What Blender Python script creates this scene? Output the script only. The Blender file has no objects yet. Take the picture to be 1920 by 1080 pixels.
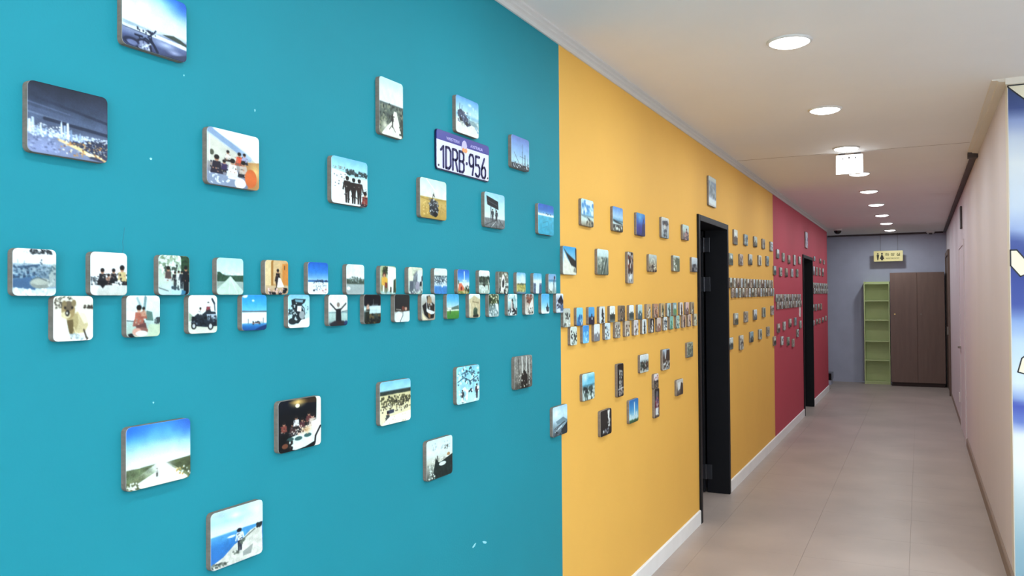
import bpy, bmesh, math, random
import numpy as np
from mathutils import Matrix, Vector

PI = math.pi
scn = bpy.context.scene
COL = scn.collection

# ------------------------------------------------------------------ camera
cam_data = bpy.data.cameras.new('camera')
cam_data.sensor_width = 36.0
cam_data.lens = 1541.29 / 1920 * 36.0
cam_data.clip_start = 0.02
cam = bpy.data.objects.new('camera', cam_data)
COL.objects.link(cam)
R_ = Vector((0.895872, 0.444258, -0.006926)); U_ = Vector((0.012609, -0.009839, 0.999872)); F_ = Vector((-0.444133, 0.895845, 0.014416))
cam.matrix_world = Matrix(((R_.x, U_.x, -F_.x, 0), (R_.y, U_.y, -F_.y, 0), (R_.z, U_.z, -F_.z, 1.607), (0, 0, 0, 1)))
scn.camera = cam

# ------------------------------------------------------------------ world, exposure
world = bpy.data.worlds.new('world')
scn.world = world
world.use_nodes = True
world.node_tree.nodes['Background'].inputs[0].default_value = (0.75, 0.85, 1.0, 1)
world.node_tree.nodes['Background'].inputs[1].default_value = 0.3
scn.view_settings.view_transform = 'Standard'
scn.view_settings.look = 'None'
scn.view_settings.gamma = 1
scn.view_settings.use_curve_mapping = False
scn.view_settings.exposure = 0.0
HALL_W = 9.5          # watts of each corridor downlight
LOBBY_W = 29.0        # watts of each lobby downlight
ADDED_WINDOW_W = 150.0       # daylight from an added, unseen lobby window behind the camera

# ------------------------------------------------------------------ dimensions (metres)
WL, WR = -1.4275, 0.444
CEIL = 2.80
TEAL_END, ORANGE_END, PINK_END = 3.363, 9.309, 15.16
CORNER, BACK = 5.24, 16.9
LX, LY = 3.9, -3.2      # lobby extent


# ------------------------------------------------------------------ helpers
def srgb(h):
    if isinstance(h, str):
        h = tuple(int(h[i:i + 2], 16) / 255 for i in (0, 2, 4))
    return tuple((c / 12.92 if c <= 0.04045 else ((c + 0.055) / 1.055) ** 2.4) for c in h)


def mat(name, color, rough=0.6, metal=0.0, bump=0.0, bscale=60.0, var=0.0, vscale=3.0, coat=0.0, emit=None, estr=0.0, stretch=None, spec=0.5, space='object'):
    m = bpy.data.materials.new(name)
    m.use_nodes = True
    nt = m.node_tree
    b = nt.nodes['Principled BSDF']
    c = srgb(color)
    b.inputs['Base Color'].default_value = (*c, 1)
    b.inputs['Roughness'].default_value = rough
    b.inputs['Metallic'].default_value = metal
    b.inputs['Coat Weight'].default_value = coat
    b.inputs['Coat Roughness'].default_value = 0.12
    b.inputs['Specular IOR Level'].default_value = spec
    if emit is not None:
        b.inputs['Emission Color'].default_value = (*srgb(emit), 1)
        b.inputs['Emission Strength'].default_value = estr
    tc = nt.nodes.new('ShaderNodeTexCoord')
    src = tc.outputs['Object'] if space == 'object' else nt.nodes.new('ShaderNodeNewGeometry').outputs['Position']
    if stretch:
        mp = nt.nodes.new('ShaderNodeMapping')
        mp.inputs['Scale'].default_value = stretch
        nt.links.new(src, mp.inputs['Vector'])
        src = mp.outputs['Vector']
    if var > 0:
        n = nt.nodes.new('ShaderNodeTexNoise')
        n.inputs['Scale'].default_value = vscale
        n.inputs['Detail'].default_value = 5
        nt.links.new(src, n.inputs['Vector'])
        r = nt.nodes.new('ShaderNodeValToRGB')
        r.color_ramp.elements[0].position = 0.3
        r.color_ramp.elements[1].position = 0.7
        r.color_ramp.elements[0].color = (*[x * (1 - var) for x in c], 1)
        r.color_ramp.elements[1].color = (*[min(1, x * (1 + var)) for x in c], 1)
        nt.links.new(n.outputs['Fac'], r.inputs['Fac'])
        nt.links.new(r.outputs['Color'], b.inputs['Base Color'])
    if bump > 0:
        n2 = nt.nodes.new('ShaderNodeTexNoise')
        n2.inputs['Scale'].default_value = bscale
        n2.inputs['Detail'].default_value = 3
        nt.links.new(src, n2.inputs['Vector'])
        bp = nt.nodes.new('ShaderNodeBump')
        bp.inputs['Strength'].default_value = bump
        bp.inputs['Distance'].default_value = 0.002
        nt.links.new(n2.outputs['Fac'], bp.inputs['Height'])
        nt.links.new(bp.outputs['Normal'], b.inputs['Normal'])
    return m


def mat_attr(name, rough=0.3, coat=0.0, spec=0.3):
    m = bpy.data.materials.new(name)
    m.use_nodes = True
    nt = m.node_tree
    b = nt.nodes['Principled BSDF']
    a = nt.nodes.new('ShaderNodeAttribute')
    a.attribute_name = 'ink'
    nt.links.new(a.outputs['Color'], b.inputs['Base Color'])
    b.inputs['Roughness'].default_value = rough
    b.inputs['Coat Weight'].default_value = coat
    b.inputs['Coat Roughness'].default_value = 0.2
    b.inputs['Specular IOR Level'].default_value = spec
    return m


M = {
    'teal': mat('teal_paint', '188798', 0.65, spec=0.25, bump=0.25, bscale=180, var=0.03, vscale=2.5),
    'orange': mat('orange_paint', 'e9b657', 0.65, spec=0.25, bump=0.25, bscale=180, var=0.02, vscale=2.5),
    'pink': mat('red_pink_paint', 'ba4656', 0.65, spec=0.25, bump=0.25, bscale=180, var=0.02, vscale=2.5),
    'beige': mat('beige_wallpaper', 'dad1d5', 0.7, bump=0.3, bscale=120, var=0.03, vscale=1.5, stretch=(1, 1, 0.25)),
    'cream': mat('cream_wall', 'e2ddd2', 0.7, bump=0.2, bscale=120, var=0.02),
    'greywall': mat('grey_blue_wall', 'b4b7c8', 0.75, bump=0.5, bscale=40, var=0.05, vscale=4),
    'ceiling': mat('ceiling_paint', 'efeeec', 0.8, bump=0.1, bscale=90, var=0.01),
    'white': mat('white_trim', 'd6d6d4', 0.5, var=0.01, vscale=8),
    'base': mat('white_skirting', 'f0f1f1', 0.4, var=0.03, vscale=6),
    'brownbase': mat('brown_grey_skirting', '8f7d71', 0.6, var=0.05, vscale=10),
    'floor': mat('stone_look_floor', 'ac9e96', 0.42, bump=0.08, bscale=30, var=0.11, vscale=1.7, spec=0.35, space='world'),
    'grout': mat('dark_joint', 'a3968c', 0.8, var=0.05),
    'black': mat('black_door_steel', '0b0c11', 0.5, spec=0.2, bump=0.1, bscale=60, var=0.1, vscale=12),
    'blackleaf': mat('black_door_leaf', '111318', 0.55, spec=0.2, bump=0.1, bscale=60, var=0.1, vscale=12),
    'dark': mat('dark_room_shade', '0c0d10', 0.9, var=0.1),
    'hinge': mat('dark_steel_hinge', '4a4c52', 0.35, metal=0.8, var=0.1),
    'mdf': mat('grey_brown_block_edge', '786e63', 0.7, bump=0.5, bscale=90, var=0.16, vscale=40, stretch=(1, 1, 3)),
    'print': mat_attr('glossy_photo_print', 0.42, 0.0, 0.22),
    'mural': mat_attr('painted_mural', 0.6, 0.0),
    'plate': mat('plate_white', 'd9def3', 0.3, var=0.01, coat=0.3),
    'plateblue': mat('plate_blue', '30348f', 0.3, var=0.05, coat=0.3),
    'platenavy': mat('plate_navy', '20215f', 0.3, var=0.05, coat=0.3),
    'plateedge': mat('plate_edge', '1d2248', 0.35, metal=0.2, var=0.05),
    'swan': mat('plate_swan', 'b9b6e6', 0.4, var=0.05),
    'orangemark': mat('plate_orange', 'e79a5e', 0.4, var=0.05),
    'brown': mat('brown_laminate', '775f54', 0.5, bump=0.2, bscale=40, var=0.08, vscale=8, stretch=(3, 3, 0.3)),
    'plinthshade': mat('brown_plinth_shade', '35241f', 0.6, var=0.05),
    'brass': mat('brass_lock', 'c9a86a', 0.3, metal=0.9, var=0.05),
    'steel': mat('steel_lock', '857a72', 0.35, metal=0.8, var=0.05),
    'green': mat('lime_shelf_laminate', 'c6d296', 0.5, var=0.04, vscale=6),
    'yellow': mat('yellow_sign_acrylic', 'f2e39a', 0.35, var=0.02, coat=0.3),
    'ink': mat('dark_brown_ink', '241c05', 0.5, var=0.1),
    'olive': mat('olive_ink', '6f6426', 0.5, var=0.1),
    'doorframe': mat('brown_wood_frame', '6a564b', 0.5, var=0.1, vscale=14, stretch=(4, 4, 0.4)),
    'camblack': mat('camera_dome_black', '121212', 0.15, var=0.1),
    'plastic': mat('white_plastic', 'e8e6e2', 0.4, var=0.01),
    'cable': mat('grey_cable', '4c4446', 0.6, var=0.1),
    'lamp': mat('lit_diffuser', 'ffffff', 0.4, emit='ffffff', estr=9.0),
    'exit': mat('lit_exit_panel', 'f6fcff', 0.4, emit='f2f9ff', estr=2.6),
    'lineink': mat('mural_black_outline', '23262b', 0.6, var=0.05),
    'muralcream': mat('mural_cream_paint', 'eae6cf', 0.6, var=0.02),
    'glowpane': mat('added_window_glow', 'eef4ff', 0.2, emit='e6f0ff', estr=1.5),
    'chip': mat('bare_paint_chip', '8fd6e2', 0.6, var=0.05),
    'crack': mat('hairline_crack', '1b7586', 0.7, var=0.05),
}


def link(name, me, m, parent=None):
    if m is not None:
        me.materials.append(M[m] if isinstance(m, str) else m)
    o = bpy.data.objects.new(name, me)
    COL.objects.link(o)
    if parent is not None:
        o.parent = parent
    return o


class B:
    """collects shapes into one bmesh, links them as one mesh object"""
    def __init__(s):
        s.bm = bmesh.new()

    def box(s, x0, x1, y0, y1, z0, z1, bev=0.0):
        g = bmesh.ops.create_cube(s.bm, size=1)
        for v in g['verts']:
            v.co = Vector(((x0 + x1) / 2 + v.co.x * (x1 - x0), (y0 + y1) / 2 + v.co.y * (y1 - y0), (z0 + z1) / 2 + v.co.z * (z1 - z0)))
        if bev > 0:
            es = list({e for v in g['verts'] for e in v.link_edges})
            bmesh.ops.bevel(s.bm, geom=es, offset=bev, segments=2, affect='EDGES', profile=0.5)
        return s

    def cyl(s, c, r, h, axis='z', seg=24, r2=None):
        g = bmesh.ops.create_cone(s.bm, cap_ends=True, segments=seg, radius1=r, radius2=r if r2 is None else r2, depth=h)
        rot = {'z': Matrix.Identity(3), 'x': Matrix.Rotation(PI / 2, 3, 'Y'), 'y': Matrix.Rotation(PI / 2, 3, 'X')}[axis]
        for v in g['verts']:
            v.co = rot @ v.co + Vector(c)
        return s

    def lathe(s, prof, c=(0, 0, 0), seg=32):
        rings = []
        for r, z in prof:
            if r < 1e-6:
                rings.append([s.bm.verts.new((c[0], c[1], c[2] + z))])
            else:
                rings.append([s.bm.verts.new((c[0] + r * math.cos(2 * PI * k / seg), c[1] + r * math.sin(2 * PI * k / seg), c[2] + z)) for k in range(seg)])
        for a, b in zip(rings, rings[1:]):
            for k in range(seg):
                k2 = (k + 1) % seg
                if len(a) == 1 and len(b) > 1:
                    s.bm.faces.new((a[0], b[k2], b[k]))
                elif len(b) == 1 and len(a) > 1:
                    s.bm.faces.new((a[k], a[k2], b[0]))
                elif len(a) > 1:
                    s.bm.faces.new((a[k], a[k2], b[k2], b[k]))
        return s

    def prism(s, pts, d0, d1, plane='xz'):
        """closed 2-D outline extruded from d0 to d1 along the third axis"""
        def P(u, v, d):
            return (u, d, v) if plane == 'xz' else ((d, u, v) if plane == 'yz' else (u, v, d))
        a = [s.bm.verts.new(P(u, v, d0)) for u, v in pts]
        b = [s.bm.verts.new(P(u, v, d1)) for u, v in pts]
        s.bm.faces.new(a)
        s.bm.faces.new(b[::-1])
        n = len(pts)
        for i in range(n):
            j = (i + 1) % n
            s.bm.faces.new((a[j], a[i], b[i], b[j]))
        return s

    def stroke(s, pts, w, d0, d1, plane='xz'):
        for (x0, y0), (x1, y1) in zip(pts, pts[1:]):
            L = math.hypot(x1 - x0, y1 - y0) or 1e-6
            nx, ny = -(y1 - y0) / L * w / 2, (x1 - x0) / L * w / 2
            s.prism([(x0 + nx, y0 + ny), (x0 - nx, y0 - ny), (x1 - nx, y1 - ny), (x1 + nx, y1 + ny)], d0, d1, plane)
        for x, y in pts:
            s.prism([(x + w / 2 * math.cos(k * PI / 4), y + w / 2 * math.sin(k * PI / 4)) for k in range(8)], d0, d1 + (d1 - d0) * 0.02, plane)
        return s

    def make(s, name, m, parent=None, smooth=False):
        bmesh.ops.recalc_face_normals(s.bm, faces=s.bm.faces)
        me = bpy.data.meshes.new(name)
        s.bm.to_mesh(me)
        s.bm.free()
        if smooth:
            me.polygons.foreach_set('use_smooth', [True] * len(me.polygons))
            me.set_sharp_from_angle(angle=math.radians(40))
        return link(name, me, m, parent)


def tag(o, label, cat, group=None, kind=None):
    o['label'] = label
    o['category'] = cat
    if group:
        o['group'] = group
    if kind:
        o['kind'] = kind
    return o


def thing(name, label, cat, loc=(0, 0, 0), rz=0.0, group=None):
    o = bpy.data.objects.new(name, None)
    o.empty_display_size = 0.05
    COL.objects.link(o)
    o.location = loc
    o.rotation_euler = (0, 0, rz)
    return tag(o, label, cat, group)


def struct(o, label, cat='wall'):
    return tag(o, label, cat, kind='structure')


def rrect(w, h, r, n=5, cx=0.0, cy=0.0):
    pts = []
    for sx, sy, a0 in ((1, 1, 0), (-1, 1, 90), (-1, -1, 180), (1, -1, 270)):
        for k in range(n + 1):
            a = math.radians(a0 + 90 * k / n)
            pts.append((cx + sx * (w / 2 - r) + r * math.cos(a), cy + sy * (h / 2 - r) + r * math.sin(a)))
    return pts


# ------------------------------------------------------------------ room shell
DOORS = ((5.87, 6.89, 2.215), (11.79, 12.90, 2.20))      # outer y of each black frame, its top
TH = 0.15


def left_wall(name, y0, y1, m, label, door=None):
    b = B()
    if door is None:
        b.box(WL - TH, WL, y0, y1, 0, CEIL)
    else:
        d0, d1, dz = door[0] + 0.01, door[1] - 0.01, door[2] - 0.01
        b.box(WL - TH, WL, y0, d0, 0, CEIL)
        b.box(WL - TH, WL, d1, y1, 0, CEIL)
        b.box(WL - TH, WL, d0, d1, dz, CEIL)
    return struct(b.make(name, m), label)


wl = left_wall('wall_left', LY, TEAL_END, 'teal', 'long wall section painted teal, nearest the camera')
left_wall('wall_left', TEAL_END, ORANGE_END, 'orange', 'wall section painted orange yellow around the first dark doorway', DOORS[0])
left_wall('wall_left', ORANGE_END, PINK_END, 'pink', 'wall section painted red pink around the far dark doorway', DOORS[1])
struct(B().box(WR, WR + TH, CORNER + 0.12, BACK + 0.12, 0, CEIL).make('wall_right', 'beige'), 'beige papered wall along the corridor opposite the photo blocks')
struct(B().box(-3.2, WR, BACK, BACK + 0.12, 0, CEIL).make('wall_back', 'greywall'), 'grey blue wall closing the far end of the corridor')
struct(B().box(-3.32, -3.2, PINK_END - 2.0, BACK + 0.12, 0, CEIL).make('wall_alcove', 'greywall'), 'grey wall of the side passage past the pink wall')
struct(B().box(-3.2, WL - TH, PINK_END - 0.12, PINK_END, 0, CEIL).make('wall_passage', 'greywall'), 'grey return wall behind the end of the pink wall')
struct(B().box(WL - TH, LX + 0.12, LY - 0.12, LY, 0, CEIL).make('wall_lobby', 'cream'), 'cream lobby wall behind the viewpoint')
struct(B().box(LX, LX + 0.12, LY, CORNER + 0.12, 0, CEIL).make('wall_lobby', 'cream'), 'cream lobby wall at the side away from the photo blocks')
# rooms behind the two doorways, their lack of light painted as near-black walls
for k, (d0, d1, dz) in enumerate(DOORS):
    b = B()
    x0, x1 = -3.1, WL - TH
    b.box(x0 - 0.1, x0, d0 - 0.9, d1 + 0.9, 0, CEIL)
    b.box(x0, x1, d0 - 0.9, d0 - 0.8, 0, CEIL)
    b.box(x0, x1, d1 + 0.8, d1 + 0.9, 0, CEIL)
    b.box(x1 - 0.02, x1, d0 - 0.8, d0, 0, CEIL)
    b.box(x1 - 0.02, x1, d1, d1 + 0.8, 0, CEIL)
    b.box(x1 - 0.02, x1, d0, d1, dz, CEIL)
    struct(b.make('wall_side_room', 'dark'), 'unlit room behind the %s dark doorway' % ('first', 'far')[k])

struct(B().box(-3.4, LX + 0.12, LY - 0.12, BACK + 0.12, CEIL, CEIL + 0.1).make('ceiling', 'ceiling'), 'flat off-white ceiling with a row of round downlights', 'ceiling')

# floor: slab under separately laid tiles
fl = struct(B().box(-3.4, LX + 0.12, LY - 0.12, BACK + 0.12, -0.1, -0.004).make('floor', 'grout'), 'beige grey stone-look tiled corridor floor', 'floor')
B().box(-3.4, LX, LY, 3.0, -0.004, 0).make('floor_area', 'floor', fl)
TS, GX, GY = 0.60, -0.075, 3.0
tm = {}
ncol = range(-3, 8)
tile_n = 0
for i in ncol:
    xa, xb = GX + i * TS, GX + (i + 1) * TS
    for j in range(24):
        ya, yb = GY + j * TS * 1.0, GY + (j + 1) * TS
        yb = min(yb, BACK)
        if ya >= BACK:
            continue
        lim = LX if yb <= CORNER + TS else WR
        left = WL if (ya < PINK_END) else -2.0
        a, c = max(xa, left), min(xb, lim)
        if c - a < 0.03:
            continue
        g = 0.0006
        key = (round(c - a, 3), round(yb - ya, 3))
        if key not in tm:
            w, h = c - a - 2 * g, yb - ya - 2 * g
            bb = B().box(-w / 2, w / 2, -h / 2, h / 2, -0.004, 0)
            me = bpy.data.meshes.new('floor_tile')
            bb.bm.to_mesh(me); bb.bm.free()
            me.materials.append(M['floor'])
            tm[key] = me
        o = bpy.data.objects.new('floor_tile', tm[key])
        COL.objects.link(o)
        o.parent = fl
        o.location = ((a + c) / 2, (ya + yb) / 2, 0)
        tile_n += 1
for d0, d1, dz in DOORS:
    B().box(-3.1, WL, d0 - 0.8, d1 + 0.8, -0.004, 0).make('floor_area', 'floor', fl)
B().box(-3.2, -2.0, PINK_END, BACK, -0.004, 0).make('floor_area', 'floor', fl)

# skirtings
def skirting(name, y0, y1, x0, x1, m, z, label):
    pr = [(x0, 0), (x1, 0), (x1, z - 0.006), ((x0 + x1) / 2, z), (x0, z)]
    struct(B().prism(pr, y0, y1, 'xz').make(name, m), label, 'skirting')
skirting('baseboard_left', LY, DOORS[0][0], WL, WL + 0.012, 'base', 0.098, 'white skirting from the teal wall up to the first dark doorway')
skirting('baseboard_left', DOORS[0][1], DOORS[1][0], WL, WL + 0.012, 'base', 0.098, 'white skirting between the two dark doorways')
skirting('baseboard_left', DOORS[1][1], PINK_END, WL, WL + 0.012, 'base', 0.098, 'white skirting past the far dark doorway')
skirting('baseboard_right', CORNER, 10.1, WR, WR - 0.014, 'brownbase', 0.085, 'brown grey skirting along the near beige wall')
skirting('baseboard_right', 11.55, 15.05, WR, WR - 0.006, 'brownbase', 0.06, 'thin skirting along the far beige wall')

# cornices: three-ribbed white moulding on the painted wall
prof = [(WL, 2.742), (WL + 0.008, 2.742), (WL + 0.012, 2.748), (WL + 0.012, 2.756), (WL + 0.006, 2.760), (WL + 0.010, 2.765), (WL + 0.017, 2.770),
        (WL + 0.017, 2.777), (WL + 0.010, 2.781), (WL + 0.014, 2.786), (WL + 0.022, 2.791), (WL + 0.022, CEIL), (WL, CEIL)]
struct(B().prism(prof, LY, PINK_END, 'xz').make('trim_1', 'white'), 'ribbed white cornice above the painted wall', 'cornice')
prof = [(WR, CEIL), (WR - 0.075, CEIL), (WR - 0.07, CEIL - 0.006), (WR - 0.045, CEIL - 0.008), (WR - 0.04, CEIL - 0.014), (WR - 0.012, CEIL - 0.018), (WR, CEIL - 0.02)]
struct(B().prism(prof, CORNER - 0.02, 7.72, 'xz').make('trim_2', 'cream'), 'flat ribbed cornice over the near beige wall', 'cornice')
struct(B().box(WR - 0.045, WR, 7.80, BACK, CEIL - 0.022, CEIL).make('trim_3', 'cable'), 'dark cable trunking along the top of the far beige wall', 'trunking')
struct(B().box(WR - 0.075, WR, 7.72, 7.80, CEIL - 0.05, CEIL, 0.006).make('trim_4', 'cable'), 'dark junction piece where cornice meets trunking', 'trunking')
struct(B().box(WL - TH, WR - 0.05, BACK - 0.03, BACK, CEIL - 0.03, CEIL).make('trim_5', 'cable'), 'dark strip along the top of the far grey wall', 'trunking')
struct(B().box(WR - 0.01, LX, CORNER - 0.03, CORNER, CEIL - 0.035, CEIL).make('trim_6', 'cream'), 'cream cornice over the sky mural', 'cornice')
struct(B().box(WL + 0.02, WR - 0.08, 7.25, 7.256, CEIL - 0.001, CEIL).make('trim_7', 'brownbase'), 'thin dark ceiling seam beside the exit sign', 'seam')

# black door frames, open leaves
HZ = ((2.05, 1.725, 0.18), (2.05, 1.725, 0.18))
for k, (d0, d1, dz) in enumerate(DOORS):
    t = struct(bpy.data.objects.new('door_%d' % (k + 1), None), ('first dark doorway, in the orange wall, its black door open inwards', 'far dark doorway, in the red pink wall')[k], 'door')
    COL.objects.link(t)
    t.location = (WL, (d0 + d1) / 2, 0)
    hw = (d1 - d0) / 2
    fx0, fx1 = -TH - 0.02, 0.016
    B().box(fx0, fx1, -hw, -hw + 0.045, 0, dz, 0.003).box(fx0, fx1, hw - 0.045, hw, 0, dz, 0.003).box(fx0, fx1, -hw + 0.045, hw - 0.045, dz - 0.045, dz, 0.003).make('door_frame', 'black', t)
    lw = 2 * hw - 0.1
    leaf = B().box(-TH - 0.03 - lw, -TH - 0.03, hw - 0.085, hw - 0.045, 0.008, dz - 0.05, 0.003).make('door_leaf', 'blackleaf', t)
    for z in HZ[k]:
        B().box(-TH - 0.06, -TH + 0.03, hw - 0.09, hw - 0.084, z - 0.06, z + 0.06, 0.002).cyl((-TH - 0.02, hw - 0.092, z), 0.008, 0.12).make('hinge', 'hinge', leaf)
    B().cyl((-TH - lw + 0.03, hw - 0.115, 1.02), 0.012, 0.06, 'y').box(-TH - lw + 0.02, -TH - lw + 0.14, hw - 0.15, hw - 0.135, 1.01, 1.03, 0.004).make('door_handle', 'hinge', leaf)

# doors in the beige wall
t = struct(bpy.data.objects.new('door_3', None), 'brown framed doorway in the beige wall beside the cabinet', 'door')
COL.objects.link(t); t.location = (WR, 15.85, 0)
B().box(-0.03, 0, -0.78, -0.70, 0, 2.38).box(-0.03, 0, 0.70, 0.78, 0, 2.38).box(-0.03, 0, -0.70, 0.70, 2.30, 2.38).make('door_frame', 'doorframe', t)
lf = B().box(-0.012, 0, -0.70, 0.70, 0.01, 2.30).make('door_leaf', 'doorframe', t)
B().box(-0.05, -0.012, -0.60, -0.58, 0.98, 1.12, 0.004).make('door_handle', 'steel', lf)
t = struct(bpy.data.objects.new('door_4', None), 'pale flush door in the beige wall below the narrow dark sign', 'door')
COL.objects.link(t); t.location = (WR, 10.82, 0)
B().box(-0.014, 0, -0.60, -0.54, 0, 2.24).box(-0.014, 0, 0.54, 0.60, 0, 2.24).box(-0.014, 0, -0.54, 0.54, 2.18, 2.24).make('door_frame', 'beige', t)
lf = B().box(-0.006, 0, -0.54, 0.54, 0.01, 2.18).make('door_leaf', 'beige', t)
B().box(-0.04, -0.006, 0.40, 0.50, 0.99, 1.01, 0.004).make('door_handle', 'steel', lf)

# unseen lobby window added behind the viewpoint to brighten the near end
t = struct(bpy.data.objects.new('added_window_1', None), 'unseen lobby window added behind the viewpoint to brighten the near end', 'window')
COL.objects.link(t); t.location = (1.2, LY, 0)
B().box(-1.6, 1.6, 0, 0.05, 0.85, 0.9).box(-1.6, 1.6, 0, 0.05, 2.35, 2.4).box(-1.6, -1.55, 0, 0.05, 0.9, 2.35).box(1.55, 1.6, 0, 0.05, 0.9, 2.35).box(-0.02, 0.02, 0, 0.05, 0.9, 2.35).make('added_window_frame', 'white', t)
B().box(-1.55, 1.55, 0.005, 0.012, 0.9, 2.35).make('added_window_pane', 'glowpane', t)
L = bpy.data.lights.new('added_daylight', 'AREA'); L.shape = 'RECTANGLE'; L.size = 3.1; L.size_y = 1.45; L.energy = ADDED_WINDOW_W; L.color = (0.93, 0.97, 1.0)
lo = bpy.data.objects.new('added_daylight', L); COL.objects.link(lo); lo.parent = t
lo.location = (0, 0.03, 1.62); lo.rotation_euler = (PI / 2, 0, PI)


# ------------------------------------------------------------------ downlights
LAMP = bpy.data.lights.new('downlight_lamp', 'AREA'); LAMP.shape = 'DISK'; LAMP.size = 0.15; LAMP.energy = HALL_W; LAMP.color = (0.86, 0.95, 1.0)
LAMP2 = LAMP.copy(); LAMP2.energy = LOBBY_W
ring_me = dome_me = None


def downlight(x, y, label, lamp, group):
    global ring_me, dome_me
    t = thing('downlight', label, 'ceiling light', (x, y, CEIL), 0, group)
    if ring_me is None:
        r = B().lathe([(0.102, 0), (0.102, -0.004), (0.098, -0.009), (0.090, -0.010), (0.087, -0.004), (0.087, 0)], seg=36).make('trim_ring', 'white', t, True)
        d = B().lathe([(0.088, -0.003), (0.085, -0.012), (0.066, -0.020), (0.034, -0.025), (0, -0.026)], seg=36).make('diffuser', 'lamp', t, True)
        ring_me, dome_me = r.data, d.data
    else:
        link('trim_ring', ring_me, None, t)
        link('diffuser', dome_me, None, t)
    o = bpy.data.objects.new('lamp', lamp)
    COL.objects.link(o); o.parent = t; o.location = (0, 0, -0.030)


ORD = ['first', 'second', 'third', 'fourth', 'fifth', 'sixth', 'seventh', 'eighth', 'ninth', 'tenth', 'eleventh', 'twelfth', 'thirteenth', 'fourteenth', 'fifteenth', 'sixteenth']
for k, (x, y) in enumerate(((-.527, 3.98), (-.522, 5.53), (-.51, 7.04), (-.505, 8.55), (-.495, 10.02), (-.485, 11.51), (-.475, 13.04), (-.465, 14.50), (-.455, 16.0))):
    downlight(x, y, ('nearest and largest lit downlight of the corridor ceiling row' if k == 0 else 'farthest lit downlight of the ceiling row, nearest the grey wall' if k == 8 else
                     'lit downlight hidden partly behind the exit sign' if k == 3 else '%s round lit downlight of the corridor row, counted from the viewpoint' % ORD[k]), LAMP, 'corridor downlights')
for q, y in enumerate((2.43, 0.88, -0.67, -2.2)):
    downlight(-.53, y, 'downlight over the teal wall outside the picture, %s one back from the visible row' % ORD[q], LAMP, 'lobby downlights')
for q, y in enumerate((3.4, 1.2, -1.2)):
    for x in (1.3, 2.9):
        downlight(x, y, 'lobby downlight outside the picture, %s %s from the mural' % (ORD[q], 'inner one' if x < 2 else 'outer one'), LAMP2, 'lobby downlights')

# exit sign
t = thing('exit_sign', 'lit white box-shaped exit sign hanging from the ceiling among the downlights', 'sign', (-0.505, 7.30, CEIL))
B().box(-0.105, 0.105, 0, 0.04, -0.175, -0.012, 0.004).make('housing', 'plastic', t)
pn = B().box(-0.100, 0.100, -0.003, 0.0, -0.171, -0.017, 0.001).make('lit_panel', 'exit', t)
B().box(-0.085, -0.035, 0.012, 0.028, -0.012, 0, 0).make('mount', 'cable', t)
B().box(0.035, 0.085, 0.012, 0.028, -0.012, 0, 0).make('mount', 'cable', t)
for x, z, w in ((-0.048, -0.047, .004), (-0.002, -0.040, .007), (0.046, -0.043, .005)):
    B().box(x - w, x + w, -0.0045, -0.003, z - 0.008, z + 0.008).make('mark', 'cable', pn)

# ceiling bits at the far end
t = thing('security_camera', 'small black dome camera on the ceiling near the pink wall end', 'camera', (-1.27, 15.4, CEIL))
B().cyl((0, 0, -0.012), 0.075, 0.024).make('mounting_ring', 'plastic', t, True)
B().lathe([(0.062, -0.024), (0.06, -0.045), (0.045, -0.068), (0.022, -0.08), (0, -0.083)]).make('dome', 'camblack', t, True)
t = thing('smoke_detector', 'small round detector on the ceiling above the cabinet', 'detector', (0.19, 16.65, CEIL))
B().lathe([(0.075, 0), (0.075, -0.02), (0.05, -0.045), (0.03, -0.055), (0, -0.055)]).make('housing', 'plastic', t, True)
B().cyl((0.0, -0.04, -0.055), 0.03, 0.02).make('sensor', 'cable', t)

# ------------------------------------------------------------------ far end furniture
# lime shelf
t = thing('bookshelf', 'narrow lime green open shelf unit beside the brown cabinet', 'shelf', (-0.715, BACK - 0.005, 0))
hw, D = 0.219, 0.26
B().box(-hw, -hw + 0.018, -D, 0, 0, 1.90).make('side_panel', 'green', t)
B().box(hw - 0.018, hw, -D, 0, 0, 1.90).make('side_panel', 'green', t)
B().box(-hw + 0.018, hw - 0.018, -0.008, 0, 0.05, 1.90).make('back_panel', 'green', t)
for z in (0.05, 0.45, 0.80, 1.19, 1.55):
    B().box(-hw + 0.018, hw - 0.018, -D + 0.005, -0.008, z - 0.018, z).make('shelf_board', 'green', t)
B().box(-hw + 0.018, hw - 0.018, -D + 0.004, -0.008, 1.85, 1.872).make('top_board', 'green', t)
B().box(-hw + 0.018, hw - 0.018, -D + 0.01, -D + 0.022, 0, 0.032).make('kick_board', 'green', t)
# brown two-door cabinet
t = thing('storage_cabinet', 'tall dark brown two-door cabinet at the corridor end', 'cabinet', (-0.042, BACK - 0.005, 0))
hw, D, H = 0.438, 0.46, 2.05
b = B().box(-hw, -hw + 0.018, -D, 0, 0.07, H).box(hw - 0.018, hw, -D, 0, 0.07, H).box(-hw + .018, hw - .018, -D, 0, H - 0.018, H).box(-hw + .018, hw - .018, -D, 0, 0.07, 0.088).box(-hw + .018, hw - .018, -0.01, 0, 0.088, H - .018)
b.make('carcass', 'brown', t)
for s in (-1, 1):
    x0, x1 = (-hw, -0.0015) if s < 0 else (0.0015, hw)
    d = B().box(x0, x1, -D - 0.018, -D - 0.001, 0.072, H, 0.0015).make('door', 'brown', t)
    lx = -0.365 if s < 0 else 0.06
    B().cyl((lx, -D - 0.022, 1.30), 0.013, 0.01, 'y', 16).make('lock', 'brass' if s < 0 else 'steel', d)
B().box(-hw + 0.01, hw - 0.01, -D + 0.02, -0.01, 0, 0.07).make('plinth', 'plinthshade', t)  # plinth coloured extra dark for the shadow strip under the cabinet

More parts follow.
